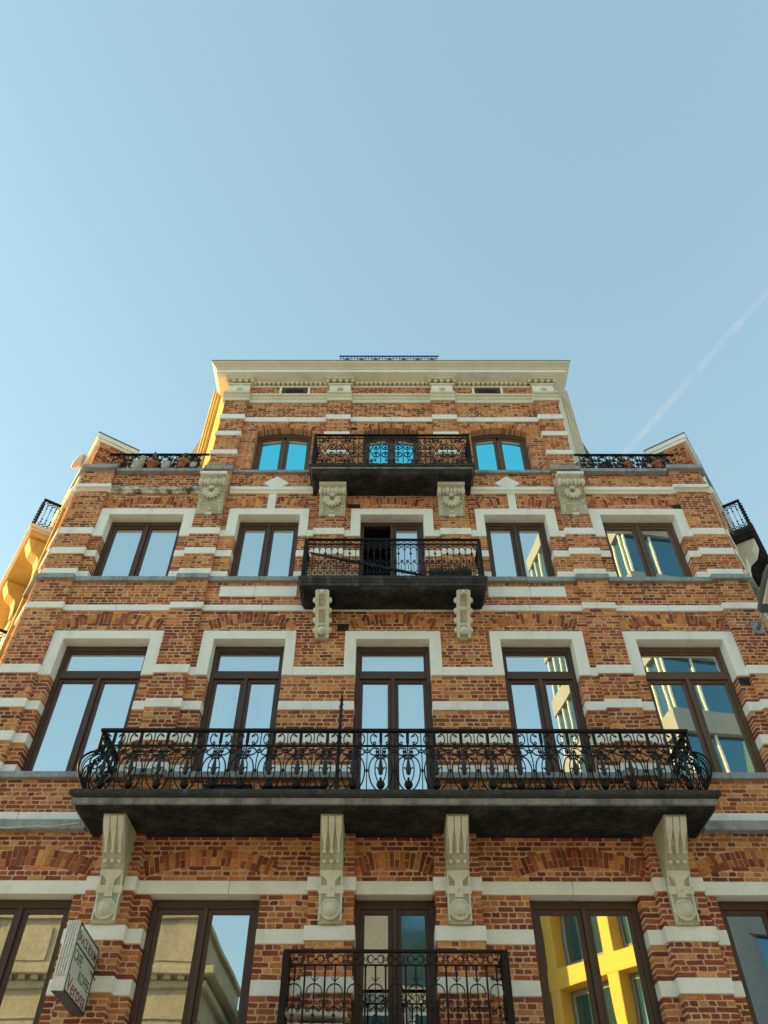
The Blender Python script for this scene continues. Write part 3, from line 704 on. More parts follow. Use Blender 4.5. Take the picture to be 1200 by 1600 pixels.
# top storey
for a, b in ((-2.83,-1.66),(1.66,2.83)): window(a, b, 13.15, 14.44, rise=0.12, glass='glass_top', wood='wood_light')
window(-0.57, 0.57, 12.74, 14.44, rise=0.12, glass='glass_top', wood='wood_light', kick=0.1)

# ------------------------------------------------------------------ consoles and corbels
def relief(mb, zs_, xl, xr, front, h):
    """a raised strip that follows the front of a console"""
    rs = []
    for z in zs_:
        y = front(z); rs.append([(xl(z), y+0.01, z), (xl(z), y-h, z), (xr(z), y-h, z), (xr(z), y+0.01, z)])
    mb.rings(rs)
def interp(tab):
    def f(z):
        for (z0, y0), (z1, y1) in zip(tab[:-1], tab[1:]):
            if z0 <= z <= z1: return y0+(y1-y0)*(z-z0)/(z1-z0)
        return tab[0][1] if z < tab[0][0] else tab[-1][1]
    return f
LT = [(4.77,-0.19),(4.95,-0.195),(5.15,-0.21),(5.28,-0.26),(5.40,-0.33),(5.52,-0.43),(5.64,-0.53),(5.74,-0.62),(5.82,-0.68),(5.872,-0.70)]
def long_console(x):
    fr = interp(LT)
    poly = [(0.0,4.77)]+[(y, z) for z, y in LT]+[(0.0,5.872)]
    c = MB().prism_yz(poly, x-0.14, x+0.14).build('console', M['carved_back'], B, bevel=0.008)
    for k in (-1, 0, 1):
        a = MB(); w = lambda z, k=k: 0.017+0.022*max(0, min(1, (z-5.60)/0.12))
        relief(a, lin(5.53, 5.84, 8), lambda z: x+k*0.086-w(z), lambda z: x+k*0.086+w(z), fr, 0.034)
        a.build('flute', M['carved'], c, bevel=0.008)
        for z in (5.515, 5.425): MB().ell((x+k*0.086, fr(z)-0.018, z), 0.026, 0.028, 0.026, 8, 6).build('bead', M['carved'], c, smooth=True)
    s = MB()
    def half(z):
        if z > 5.30: return 0.125
        if z > 5.235: return 0.05+0.075*(z-5.235)/0.065
        return 0.05
    relief(s, [5.06,5.235,5.236,5.27,5.30,5.34], lambda z: x-half(z), lambda z: x+half(z), fr, 0.032)
    relief(s, [5.10,5.185], lambda z: x-0.155, lambda z: x+0.155, fr, 0.028)
    relief(s, lin(4.80, 5.34, 8), lambda z: x-0.14, lambda z: x-0.118, fr, 0.018); relief(s, lin(4.80, 5.34, 8), lambda z: x+0.118, lambda z: x+0.14, fr, 0.018)
    s.build('shield', M['carved'], c, bevel=0.004)
    p = MB(); y = fr(5.15)-0.02
    p.add([(x-0.05,y,5.095),(x+0.05,y,5.095),(x+0.05,y,5.195),(x-0.05,y,5.195),(x,y-0.045,5.145)], [(0,1,4),(1,2,4),(2,3,4),(3,0,4)]); p.build('point_stud', M['carved'], c)
    d = MB(); d.lathe([(0.125,0.0),(0.125,0.025),(0.112,0.035),(0.100,0.022),(0.085,0.022),(0.085,0.03),(0.080,0.055),(0.062,0.08),(0.035,0.098),(0.008,0.103)], (x, -0.19, 4.93), 20, 'y')
    d.build('boss', M['carved'], c, smooth=True)
    t = MB(); t.box(x-0.12, x+0.12, -0.70, -0.1, 5.873, 5.9); t.build('console_cap', M['soot'], c)
for x in (-3.47, -0.777, 0.777, 3.47): long_console(x)

def shell_corbel(x, zt, zb, p_top, p0, hood=False):
    """carved corbel: fluted roll above, scallop shell, plain panel with a nub"""
    W = 0.243; H = zt-zb; zf = lambda t: zb+H*t
    tab = [(zf(0), -p0-0.04), (zf(0.30), -p0-0.06), (zf(0.42), -p0-0.09), (zf(0.60), -p0-0.14), (zf(0.68), -p0-0.17), (zf(0.90), -p_top+0.06), (zf(1.0), -p_top)]
    fr = interp(tab)
    poly = [(0.0, zb)]+[(y, z) for z, y in tab]+[(0.0, zt)]
    c = MB().prism_yz(poly, x-W, x+W).build('corbel', M['carved_back'], B, bevel=0.008)
    r = MB()
    zr = zf(0.76)
    for k in range(7):
        xx = x+(k-3)*0.072; rr = 0.085 if k % 2 == 0 else 0.07
        r.ell((xx, fr(zr)-0.015, zr), 0.045, rr, rr*0.95, 8, 8)
    r.build('fluted_roll', M['carved'], c, smooth=True)
    s = MB(); zc = zf(0.60)
    for k in range(9):
        a = -PI/2+(k-4)*0.33; L = 0.15 if abs(k-4) < 4 else 0.12
        cx, cz = x+math.cos(a)*L*0.85, zc+math.sin(a)*L*0.95
        s.ell((cx, fr(cz)-0.035, cz), L*0.62, 0.035, 0.030, 6, 6, a)
    s.ell((x, fr(zc)-0.06, zc+0.01), 0.058, 0.04, 0.035, 8, 6)
    s.build('shell', M['carved'], c, smooth=True)
    d = MB(); z = zf(0.24)
    for sx in (-1, 1):
        d.ell((x+sx*0.18, fr(zf(0.32))-0.01, zf(0.32)), 0.026, 0.022, 0.026, 8, 5)
        d.tube([(x+sx*0.03, fr(z)-0.008, z+0.03), (x+sx*0.14, fr(z)-0.008, z+0.03), (x+sx*0.19, fr(z)-0.008, z-0.02), (x+sx*0.19, fr(zf(0.06))-0.006, zf(0.06))], 0.011, 4)
    d.ell((x, fr(zf(0.1))-0.008, zf(0.1)), 0.04, 0.035, 0.024, 8, 6)
    d.box(x-0.06, x+0.06, fr(zb)-0.012, 0.0, zb-0.03, zb+0.03)
    d.build('nub', M['carved'], c, smooth=False)
    t = MB(); t.box(x-W-0.012, x+W+0.012, -p_top-0.015, 0, zt-0.055, zt+0.0005); 
    t.build('corbel_cap', M['carved'] if not hood else M['stone'], c, bevel=0.006)
    if hood:
        q = MB(); pts = [(x-W-0.01, zt)]+[(x+0.04+math.cos(a)*0.19, zt+math.sin(a)*0.19+0.015) for a in lin(PI, 0, 10)]+[(x+W+0.01, zt)]
        q.prism_xz(pts, -p0-0.10, 0.0); q.build('hood', M['stone'], c, bevel=0.006)
for s_ in (-1, 1):
    shell_corbel(s_*1.115, 12.44, 11.80, 0.36, 0.06)
    shell_corbel(s_*3.41, 12.74, 11.84, 0.36, PROUD, hood=True)

def scroll_corbel(x):
    tab = [(9.0,-0.07),(9.06,-0.10),(9.2,-0.17),(9.34,-0.27),(9.46,-0.38),(9.56,-0.48),(9.64,-0.55)]
    fr = interp(tab)
    c = MB().prism_yz([(0.0,9.0)]+[(y, z) for z, y in tab]+[(0.0,9.64)], x-0.09, x+0.09).build('scroll_bracket', M['carved_back'], B, bevel=0.006)
    r = MB()
    relief(r, lin(9.02, 9.62, 8), lambda z: x-0.112, lambda z: x-0.055, fr, 0.02); relief(r, lin(9.02, 9.62, 8), lambda z: x+0.055, lambda z: x+0.112, fr, 0.02)
    relief(r, [9.395, 9.43], lambda z: x-0.06, lambda z: x+0.06, fr, 0.019); relief(r, [9.575, 9.6], lambda z: x-0.06, lambda z: x+0.06, fr, 0.019); relief(r, [9.20, 9.225], lambda z: x-0.06, lambda z: x+0.06, fr, 0.019)
    r.build('strap', M['carved'], c, bevel=0.004)
    for z in (9.16, 9.29, 9.41, 9.53):
        for sx in (-1, 1): MB().ell((x+sx*0.118, fr(z)+0.05, z), 0.04, 0.055, 0.05, 8, 6).build('side_rosette', M['carved'], c, smooth=True)
    MB().ell((x, fr(9.60)-0.02, 9.60), 0.038, 0.035, 0.032, 10, 6).build('ball', M['carved'], c, smooth=True)
    d = MB(); d.lathe([(0.075,0),(0.075,0.02),(0.06,0.03),(0.052,0.06),(0.03,0.085),(0.006,0.09)], (x, fr(9.12)-0.015, 9.11), 14, 'y')
    d.build('boss', M['carved'], c, smooth=True)
for s_ in (-1, 1): scroll_corbel(s_*1.133)

# ------------------------------------------------------------------ balconies and their ironwork
def spiral(cx, cz, r0, r1, a0, turns, n=14):
    return [(cx+(r0+(r1-r0)*i/n)*math.cos(a0+turns*2*PI*i/n), cz+(r0+(r1-r0)*i/n)*math.sin(a0+turns*2*PI*i/n)) for i in range(n+1)]
def arc(cx, cz, rx, rz, a0, a1, n=10):
    return [(cx+rx*math.cos(a0+(a1-a0)*i/n), cz+rz*math.sin(a0+(a1-a0)*i/n)) for i in range(n+1)]

def slab(name, half, p, zlo, ztop, tiers, T=None):
    """stone balcony floor: rings of (z, projection beyond the core); returns the underside slab as the part"""
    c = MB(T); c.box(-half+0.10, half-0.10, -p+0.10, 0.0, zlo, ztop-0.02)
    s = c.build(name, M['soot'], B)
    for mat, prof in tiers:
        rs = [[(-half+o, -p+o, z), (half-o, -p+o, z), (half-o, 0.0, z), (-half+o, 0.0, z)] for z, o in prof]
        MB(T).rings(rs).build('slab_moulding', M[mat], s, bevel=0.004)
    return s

# long balcony --------------------------------------------------
L0 = 6.085
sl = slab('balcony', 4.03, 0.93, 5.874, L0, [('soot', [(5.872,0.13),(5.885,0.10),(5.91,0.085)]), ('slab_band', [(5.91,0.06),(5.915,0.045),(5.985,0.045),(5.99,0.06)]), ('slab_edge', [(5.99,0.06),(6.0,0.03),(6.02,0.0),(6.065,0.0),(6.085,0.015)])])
def bulge(z): 
    t = max(0, min(1, (0.58-z)/0.58)); return 0.135*math.sin(PI*min(1, t**0.8*1.0))**1.0 if t > 0 else 0.0
UW, RH = 0.3527, 0.86
def map_unit(pts): return [(u, -bulge(z), z) for u, z in pts]
def iron_unit():
    m = MB(); r = 0.0085
    def add(pts, rr=r, n=4): m.tube(map_unit(pts), rr*1.12, n)
    add([(-UW/2, z) for z in lin(0.03, 0.655, 10)], 0.0075); add([(-UW/2, 0.655), (-UW/2, RH)], 0.0075)
    m.ell((-UW/2, -bulge(0.25), 0.25), 0.018, 0.018, 0.03, 6, 4)
    add(arc(-UW/2, 0.566, 0.031, 0.040, 0, 2*PI, 12), 0.008)
    for s in (-1, 1):
        add([(s*x, z) for x, z in arc(0, 0.25, 0.150, 0.222, PI/2, -PI/2+0.25, 16)], 0.0095)
        add([(s*x, z) for x, z in arc(0, 0.27, 0.072, 0.155, PI/2-0.2, -PI/2+0.3, 12)], 0.008)
        # volutes above
        add([(s*x, z) for x, z in [(0.0,0.475)]+arc(0.082, 0.55, 0.060, 0.078, -PI/2-0.3, PI/2+0.4, 10)+spiral(0.045, 0.60, 0.026, 0.010, PI*0.6, 0.8, 7)], 0.0085)
        add([(s*x, z) for x, z in spiral(0.045, 0.515, 0.030, 0.010, -PI*0.5, -0.9, 8)], 0.008)
        add([(s*x, z) for x, z in [(0.062,0.57),(0.045,0.553),(0.02,0.56)]], 0.012)
        # curls over the oval, hooks at the vase
        add([(s*x, z) for x, z in [(0.0,0.425)]+spiral(0.036, 0.43, 0.024, 0.010, -PI*0.6, 0.85, 7)], 0.009)
        add([(s*x, z) for x, z in [(0.025,0.255),(0.045,0.285),(0.066,0.280),(0.070,0.262)]], 0.008)
        # C scrolls under the handrail
        add([(s*x, z) for x, z in spiral(0.076, 0.79, 0.012, 0.024, 0.3, 0.5, 5)+arc(0.092, 0.755, 0.046, 0.075, PI/2, -PI/2, 9)+spiral(0.086, 0.70, 0.022, 0.009, -PI/2, -0.8, 7)], 0.0085)
    m.box(-0.020, 0.020, -0.010, 0.010, 0.70, RH); m.box(-0.014, 0.014, -0.012, 0.012, 0.655, 0.70)
    add([(0, z) for z in lin(0.44, 0.66, 5)], 0.010)
    return m.build('baluster', M['iron'], None)
def vase_unit():
    m = MB(); y = -bulge(0.25)
    m.lathe([(0.010,0.455),(0.014,0.40),(0.020,0.36),(0.031,0.29),(0.033,0.25),(0.026,0.205),(0.012,0.19)], (0, y, 0), 8)
    return m.build('vase_ornament', M['vase'], None, smooth=True)
def knob_unit():
    m = MB(); y = -bulge(0.1)
    m.lathe([(0.010,0.19),(0.018,0.17),(0.012,0.15),(0.045,0.13),(0.056,0.095),(0.045,0.06),(0.02,0.035)], (0, y, 0), 8)
    return m.build('knob_ornament', M['iron'], None, smooth=True)
iu, vu, ku = iron_unit(), vase_unit(), knob_unit()
HX, PY = 3.88, 0.79
first = True
def put_units(xs_, y, rot=0.0):
    for x, yy in [(a, y) if not isinstance(a, tuple) else a for a in xs_]:
        for proto in (iu, vu, ku):
            copy_part(proto, sl, (x, yy, L0), rot)
put_units([-HX+UW*(k+0.5) for k in range(22)], -PY)
SU = 0.39
for k in range(2):
    put_units([(-HX, -PY+0.19+SU*k)], 0, -PI/2); put_units([(HX, -PY+0.21+SU*k)], 0, PI/2)
for o in (iu, vu, ku): bpy.data.objects.remove(o)
h = MB()
h.box(-HX-0.03, HX+0.03, -PY-0.03, -PY+0.03, L0+RH-0.004, L0+RH+0.04)
for s_ in (-1, 1): h.box(*sorted((s_*(HX-0.03), s_*(HX+0.03))), -PY+0.03, 0.0, L0+RH-0.004, L0+RH+0.038)
h.build('handrail', M['iron'], sl, bevel=0.008)
h = MB()
h.box(-HX, HX, -PY-0.012, -PY+0.012, L0+0.645, L0+0.668); h.box(-HX, HX, -PY-0.035, -PY-0.005, L0+0.022, L0+0.045)
for s_ in (-1, 1): h.box(*sorted((s_*HX-0.012, s_*HX+0.012)), -PY+0.012, 0.0, L0+0.645, L0+0.667); h.box(*sorted((s_*(HX+0.005), s_*(HX+0.035))), -PY, 0.0, L0+0.022, L0+0.044)
for k in range(12): 
    x = -3.7+k*0.672; h.box(x-0.012, x+0.012, -PY-0.03, -PY-0.006, L0-0.005, L0+0.03)
h.build('lower_rail', M['iron'], sl)
for s_ in (-1, 1):
    m = MB(); m.tube([(s_*(HX+bulge(z)), -PY-bulge(z), L0+z) for z in lin(0.02, RH, 18)], 0.016, 6)
    for dx in (0.05, 0.10): m.tube([(s_*(HX+bulge(z)*0.9), -PY-bulge(z)*0.9+dx, L0+z) for z in lin(0.02, 0.6, 12)], 0.008, 4)
    m.build('corner_post', M['iron'], sl, smooth=True)

# balcony of the upper storey ------------------------------------
U0 = 9.895
s2 = slab('balcony', 1.54, 0.60, 9.64, U0, [('soot', [(9.638,0.10),(9.66,0.06),(9.70,0.055)]), ('slab_edge', [(9.70,0.055),(9.705,0.035),(9.76,0.035),(9.765,0.05)]), ('slab_edge', [(9.765,0.05),(9.775,0.03),(9.80,0.025),(9.83,0.0),(9.875,0.0),(9.895,0.015)])])
W3, H3, X3, P3 = 0.205, 0.84, 1.47, 0.545
def unit3(ball=True):
    m = MB(); r = 0.0065
    def add(pts, rr=r): m.tube([(x, 0, z) for x, z in pts], rr, 4)
    add([(0, 0.02), (0, H3)], 0.0085); add([(-W3/2, 0.02), (-W3/2, H3)], 0.0085)
    m.ell((0, 0, 0.53), 0.024, 0.02, 0.022, 6, 4)
    for s in (-1, 1):
        add(arc(s*W3/4, 0.795, 0.036, 0.028, 0, 2*PI, 9), 0.006)
        add([(s*x, z) for x, z in [(0.0,0.735),(0.03,0.70),(0.06,0.68),(0.085,0.64),(W3/2-0.004,0.605)]])
        add([(s*x, z) for x, z in [(W3/2-0.004,0.735),(0.085,0.70),(0.05,0.68),(0.02,0.66),(0.0,0.62)]])
        add([(s*x, z) for x, z in [(0.004,0.29),(0.03,0.32)]+spiral(0.052, 0.365, 0.030, 0.010, -PI*0.7, 0.95, 9)])
        add([(s*x, z) for x, z in [(W3/2-0.004,0.29),(0.07,0.31)]+spiral(0.055, 0.35, 0.024, 0.01, -PI*0.2, -0.8, 7)])
        add([(s*x, z) for x, z in [(0.052,0.29),(0.042,0.25),(0.042,0.20),(0.052,0.16)]])
        add([(s*x, z) for x, z in [(0.004,0.15),(0.03,0.13)]+spiral(0.052, 0.09, 0.030, 0.010, PI*0.7, -0.95, 9)])
        add([(s*x, z) for x, z in [(W3/2-0.004,0.15),(0.07,0.13)]+spiral(0.058, 0.09, 0.024, 0.01, PI*0.2, 0.8, 7)])
    return m.build('baluster', M['iron'], None)
u3 = unit3()
for k in range(14): copy_part(u3, s2, (-X3+0.0325+W3*(k+0.5), -P3, U0))
for k in range(2):
    for s_ in (-1, 1): copy_part(u3, s2, (s_*X3, -P3+0.14+W3*k*1.15, U0), s_*PI/2)
bpy.data.objects.remove(u3)
h = MB(); h.box(-X3-0.02, X3+0.02, -P3-0.022, -P3+0.022, U0+H3-0.002, U0+H3+0.025)
for s_ in (-1, 1): h.box(*sorted((s_*X3-0.02, s_*X3+0.02)), -P3+0.022, 0, U0+H3-0.002, U0+H3+0.023)
h.build('handrail', M['iron'], s2, bevel=0.005)
h = MB()
for z in (0.74, 0.025): 
    h.box(-X3, X3, -P3-0.009, -P3+0.009, U0+z-0.009, U0+z+0.009)
    for s_ in (-1, 1): h.box(*sorted((s_*X3-0.009, s_*X3+0.009)), -P3+0.009, 0, U0+z-0.008, U0+z+0.008)
h.build('lower_rail', M['iron'], s2)
for s_ in (-1, 1): MB().box(s_*X3-0.03, s_*X3+0.03, -P3-0.028, -P3+0.028, U0, U0+H3-0.002).build('corner_post', M['iron'], s2, bevel=0.004)

# top balcony -----------------------------------------------------
T0 = 12.705
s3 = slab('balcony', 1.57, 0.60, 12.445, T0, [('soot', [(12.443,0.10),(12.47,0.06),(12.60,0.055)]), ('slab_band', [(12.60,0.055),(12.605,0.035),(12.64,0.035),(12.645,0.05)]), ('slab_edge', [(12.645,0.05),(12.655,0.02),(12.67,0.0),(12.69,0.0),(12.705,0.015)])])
W4, H4, X4, P4 = 0.43, 0.90, 1.51, 0.55
def unit4(w=W4, hh=H4, name='baluster'):
    m = MB(); sx, sz = w/0.43, hh/0.90
    def add(pts, rr=0.009): rr *= 1.2; m.tube([(x*sx, 0, z*sz) for x, z in pts], rr, 4)
    add([(-0.215, 0.02), (-0.215, 0.9)], 0.010); add([(0, 0.03), (0, 0.88)], 0.006)
    for s in (-1, 1):
        add([(s*0.128, 0.03), (s*0.128, 0.87)], 0.005)
        for t in (1, -1):
            F = lambda pts: [(s*x, 0.43+t*(z-0.43)) for x, z in pts]
            add(F([(0.012,0.43),(0.03,0.48),(0.06,0.55)]+[(0.128+0.066*math.cos(a), 0.545+0.072*math.sin(a)) for a in lin(PI*0.9, -PI*0.8, 12)]), 0.0095)
            m.ell((s*0.122*sx, 0, (0.43+t*(0.535-0.43))*sz), 0.030, 0.014, 0.030, 6, 4)
            add(F([(0.0,0.86)]+arc(0.0, 0.745, 0.058, 0.07, PI/2, -PI/2+0.5, 8)), 0.009)
            add(F([(0.05,0.71)]+[(0.09,0.66),(0.115,0.70)]+spiral(0.10, 0.72, 0.018, 0.008, -0.4, 0.7, 5)), 0.008)
            add(F(spiral(0.026, 0.74, 0.026, 0.008, -PI*0.5, 0.9, 7)), 0.009)
            add(F([(0.06,0.80),(0.12,0.815),(0.175,0.80)]), 0.008)
    return m.build(name, M['iron'], None)
u4 = unit4()
for k in range(7): copy_part(u4, s3, (-X4+0.005+W4*(k+0.5), -P4, T0))
for s_ in (-1, 1): copy_part(u4, s3, (s_*X4, -P4+0.24, T0), s_*PI/2)
bpy.data.objects.remove(u4)
h = MB(); h.box(-X4-0.025, X4+0.025, -P4-0.025, -P4+0.025, T0+H4-0.002, T0+H4+0.03)
for s_ in (-1, 1): h.box(*sorted((s_*X4-0.025, s_*X4+0.025)), -P4+0.025, 0, T0+H4-0.002, T0+H4+0.028)
h.build('handrail', M['iron'], s3, bevel=0.006)
h = MB()
for z in (0.82, 0.03):
    h.box(-X4, X4, -P4-0.01, -P4+0.01, T0+z-0.01, T0+z+0.01)
    for s_ in (-1, 1): h.box(*sorted((s_*X4-0.01, s_*X4+0.01)), -P4+0.01, 0, T0+z-0.009, T0+z+0.009)
h.build('lower_rail', M['iron'], s3)
for s_ in (-1, 1): MB().box(s_*X4-0.022, s_*X4+0.022, -P4-0.022, -P4+0.022, T0, T0+H4-0.002).build('corner_post', M['iron'], s3, bevel=0.004)

# lowest balcony ----------------------------------------------------
Z1 = 3.36
s4 = slab('balcony', 1.36, 0.62, 3.14, Z1, [('slab_edge', [(3.16,0.06),(3.2,0.03),(3.33,0.0),(3.36,0.01)])])
W1, H1, X1, P1 = 0.2205, 1.0, 1.213, 0.55
def unit1():
    m = MB(); t = H1
    def add(pts, rr=0.0075): m.tube([(x, 0, z) for x, z in pts], rr, 4)
    m.box(-W1/2-0.010, -W1/2+0.010, -0.006, 0.006, 0.02, t-0.125); m.box(-W1/2-0.016, -W1/2+0.016, -0.012, 0.012, t-0.145, t-0.118)
    m.tube([(0, 0, z) for z in lin(t-0.125, t-0.27, 12)], 0.011, 4, twist=0.55)
    add([(0, t-0.27), (0, 0.03)], 0.0075)
    for s in (-1, 1):
        add([(s*x, z) for x, z in [(0,t-0.29),(0.02,t-0.262),(0.042,t-0.245)]], 0.006)
        add([(s*x, z) for x, z in [(0,t-0.32)]+arc(0, t-0.385, 0.082, 0.078, PI/2, -0.1, 9)+spiral(0.060, t-0.41, 0.022, 0.008, 0.0, -0.7, 6)], 0.008)
        add([(s*x, z) for x, z in [(0.0,t-0.56)]+arc(0.055, t-0.50, 0.045, 0.045, -PI*0.9, 0.4, 8)+spiral(0.078, t-0.475, 0.02, 0.008, 0.3, 0.7, 5)], 0.0075)
        add([(s*x, z) for x, z in spiral(0.055, t-0.545, 0.03, 0.010, PI*0.5, -0.9, 8)], 0.0075)
        add([(s*0.016, t-0.62), (s*0.016, t-0.80)], 0.005)
        add([(s*x, z) for x, z in [(0.10,t-0.70)]+spiral(0.055, t-0.72, 0.034, 0.010, PI*0.2, 0.9, 8)], 0.0075)
        add([(s*x, z) for x, z in spiral(0.055, t-0.90, 0.04, 0.010, -PI*0.5, 0.9, 8)], 0.0075)
        # frieze of circles
        add([(s*x, z) for x, z in arc(0.055, t-0.066, 0.036, 0.040, 0, 2*PI, 10)], 0.0065)
        add([(s*x, z) for x, z in spiral(0.094, t-0.05, 0.022, 0.008, PI*0.5, 0.8, 6)], 0.006)
        add([(s*x, z) for x, z in spiral(0.094, t-0.085, 0.022, 0.008, -PI*0.5, -0.8, 6)], 0.006)
    m.ell((0, 0, t-0.066), 0.014, 0.012, 0.014, 6, 4); m.ell((0, 0, t-0.60), 0.02, 0.014, 0.016, 6, 4)
    return m.build('baluster', M['iron_brown'], None)
u1 = unit1()
for k in range(11): copy_part(u1, s4, (-X1+W1*(k+0.5), -P1, Z1))
for k in range(2):
    for s_ in (-1, 1): copy_part(u1, s4, (s_*X1, -P1+0.16+W1*k*1.1, Z1), s_*PI/2)
bpy.data.objects.remove(u1)
h = MB(); h.box(-X1-0.03, X1+0.03, -P1-0.03, -P1+0.03, Z1+H1-0.004, Z1+H1+0.026)
for s_ in (-1, 1): h.box(*sorted((s_*X1-0.03, s_*X1+0.03)), -P1+0.03, 0, Z1+H1-0.004, Z1+H1+0.024)
h.build('handrail', M['iron_brown'], s4, bevel=0.006)
h = MB()
for z in (H1-0.125, 0.03):
    h.box(-X1, X1, -P1-0.012, -P1+0.012, Z1+z-0.007, Z1+z+0.007)
    for s_ in (-1, 1): h.box(*sorted((s_*X1-0.012, s_*X1+0.012)), -P1+0.012, 0, Z1+z-0.006, Z1+z+0.006)
h.build('lower_rail', M['iron_brown'], s4)
for s_ in (-1, 1): MB().box(s_*X1-0.035, s_*X1+0.035, -P1-0.036, -P1+0.036, Z1, Z1+H1-0.004).build('corner_post', M['iron_brown'], s4, bevel=0.006)

# terrace railings beside the pavilion, and the cresting on the roof -------------
for s_ in (-1, 1):
    h = MB(); a, b = sorted((s_*3.70, s_*5.72))
    h.box(a, b, -0.05, -0.005, 13.635, 13.66); h.box(a, b, -0.04, -0.015, 13.20, 13.215)
    tr_ = h.build('terrace_railing', M['iron'], B)
    u = unit4(0.30, 0.47, 'railing_panel')
    for k in range(6): copy_part(u, tr_, (a+0.10+0.30*(k+0.5), -0.028, 13.18))
    bpy.data.objects.remove(u)
h = MB(); h.box(-1.27, 1.20, 0.45, 0.48, 18.07, 18.09); h.box(-1.27, 1.20, 0.45, 0.48, 17.1, 17.12)
tr_ = h.build('roof_cresting', M['iron'], B)
u = unit4(0.35, 0.85, 'railing_panel')
for k in range(7): copy_part(u, tr_, (-1.25+0.35*(k+0.5), 0.465, 17.22))
bpy.data.objects.remove(u)

# ------------------------------------------------------------------ wing details
for s_ in (-1, 1):
    T = WT[s_]
    for z0, z1 in ((6.06,6.19),(7.22,7.37),(7.76,7.91),(8.36,8.515),(9.62,9.742),(10.342,10.50),(10.85,11.0),(11.34,11.50)):
        MB(T).box(0.005, 0.57, -PROUD-0.02, 0.02, z0, z1).build('stone_block', M['stone'], B, bevel=0.008)
    for z0, z1, p in ((10.245,10.342,0.15),(6.67,6.765,0.15),(13.09,13.2,0.15)): MB(T).box(0.04, 0.62, -p, 0.02, z0, z1).build('sill', M['bluestone'], B, bevel=0.008)
    MB(T).box(0.03, 0.66, -0.155, 0.02, 12.488, 12.63).build('stone_band', M['stone'], B, bevel=0.01)
    MB(T).box(0.02, 0.95, -0.12, 0.02, 12.80, 12.95).build('stone_band', M['stone'], B, bevel=0.01)
    # coping of the attic wall
    cp = MB(T); cp.box(-0.03, 9.0, -0.08, 0.74, 14.05, 14.13); cp.box(-0.05, 9.0, -0.11, 0.76, 14.13, 14.25)
    cp = cp.build('attic_coping', M['stone'], B, bevel=0.008)
    MB(T).box(-0.06, 9.0, -0.12, 0.77, 14.252, 14.275).build('coping_flashing', M['zinc'], cp)
    if s_ < 0: MB(T).box(0.58, 0.72, -0.13, 0.0, 6.0, 13.0).build('wing_pilaster', M['sun_tinted'], B)
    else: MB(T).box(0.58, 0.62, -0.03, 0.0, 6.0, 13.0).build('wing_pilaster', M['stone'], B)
    # balconies along the wing
    for zb, zt, sa, sb, pr in ((12.45, 12.70, 1.56, 5.2, 0.51), (9.62, 9.86, 2.3, 6.0, 0.60)):
        wb = MB(T); wb.box(sa+0.06, sb, -pr+0.06, 0.0, zb, zt-0.08); wb = wb.build('wing_balcony', M['sun_tinted'] if s_ < 0 else M['soot'], B)
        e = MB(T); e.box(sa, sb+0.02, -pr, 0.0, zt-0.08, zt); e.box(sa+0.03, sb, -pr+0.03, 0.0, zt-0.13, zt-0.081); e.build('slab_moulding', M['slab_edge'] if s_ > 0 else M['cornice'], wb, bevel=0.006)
        r = MB(T); H = 0.78; sr, prr = sa+0.06, pr-0.06
        r.box(sr-0.025, sb, -prr-0.025, -prr+0.025, zt+H-0.04, zt+H); r.box(sr-0.025, sr+0.025, -prr+0.025, 0.0, zt+H-0.04, zt+H-0.002)
        r.box(sr-0.02, sr+0.02, -prr-0.02, -prr+0.02, zt, zt+H-0.04)
        r.build('handrail', M['iron'], wb)
        bl = MB(T); n = 5
        def bar(sx, px):
            bl.tube([(sx, px, zt+0.02), (sx, px, zt+H-0.04)], 0.007, 4)
            for zz in (0.16, 0.24, 0.54, 0.62): bl.ell((sx, px, zt+zz), 0.022, 0.022, 0.02, 5, 4)
            for zz in (0.07, 0.70):
                for dx, dz in ((0.03,0.03),(-0.03,0.03),(0.03,-0.03),(-0.03,-0.03),(0,0)): bl.ell((sx+dx*0.3, px+dx, zt+zz+dz), 0.018, 0.018, 0.016, 5, 4)
        for k in range(1, n): bar(sr, -prr*k/n)
        k = sr+0.1
        while k < sb: bar(k, -prr); k += 0.1
        bl.build('baluster_row', M['iron'], wb)
        for sc in (sa+0.30, sa+1.9):
            pts = [(0.0,zb-0.75),(-0.06,zb-0.75),(-0.10,zb-0.5),(-0.14,zb-0.40),(-0.30,zb-0.30),(-0.36,zb-0.18),(-0.40,zb-0.10),(-0.42,zb),(0.0,zb)]
            MB(T).prism_yz(pts, sc-0.17, sc+0.17).build('wing_console', M['sun_tinted' if s_ < 0 else 'carved'], wb, bevel=0.02)
    # windows of the wing
    for z0, z1 in ((6.76,9.04),(10.34,11.9)):
        for sx in (2.2, 4.6): 
            wf = MB(T).box(sx, sx+1.2, -0.02, 0.05, z0, z1).build('window', M['wood'], B)
            MB(T).box(sx+0.1, sx+1.1, -0.025, 0.0, z0+0.1, z1-0.1).build('pane', M['opp_glass'], wf)
# chimney pot on the right attic
cp = thing('chimney_pot', 'small grey chimney pot beside the white coping above the right terrace', 'chimney pot', (5.42, 0.46, 13.3))
m = MB(); m.lathe([(0.10,0),(0.10,0.62),(0.13,0.63),(0.13,0.70),(0.09,0.71)], n=12); m.build('pot', M['zinc'], cp, smooth=False)
MB().lathe([(0.085,0.0),(0.085,0.03),(0.02,0.05)], (0,0,0.71), 12).build('cap', M['slate'], cp)

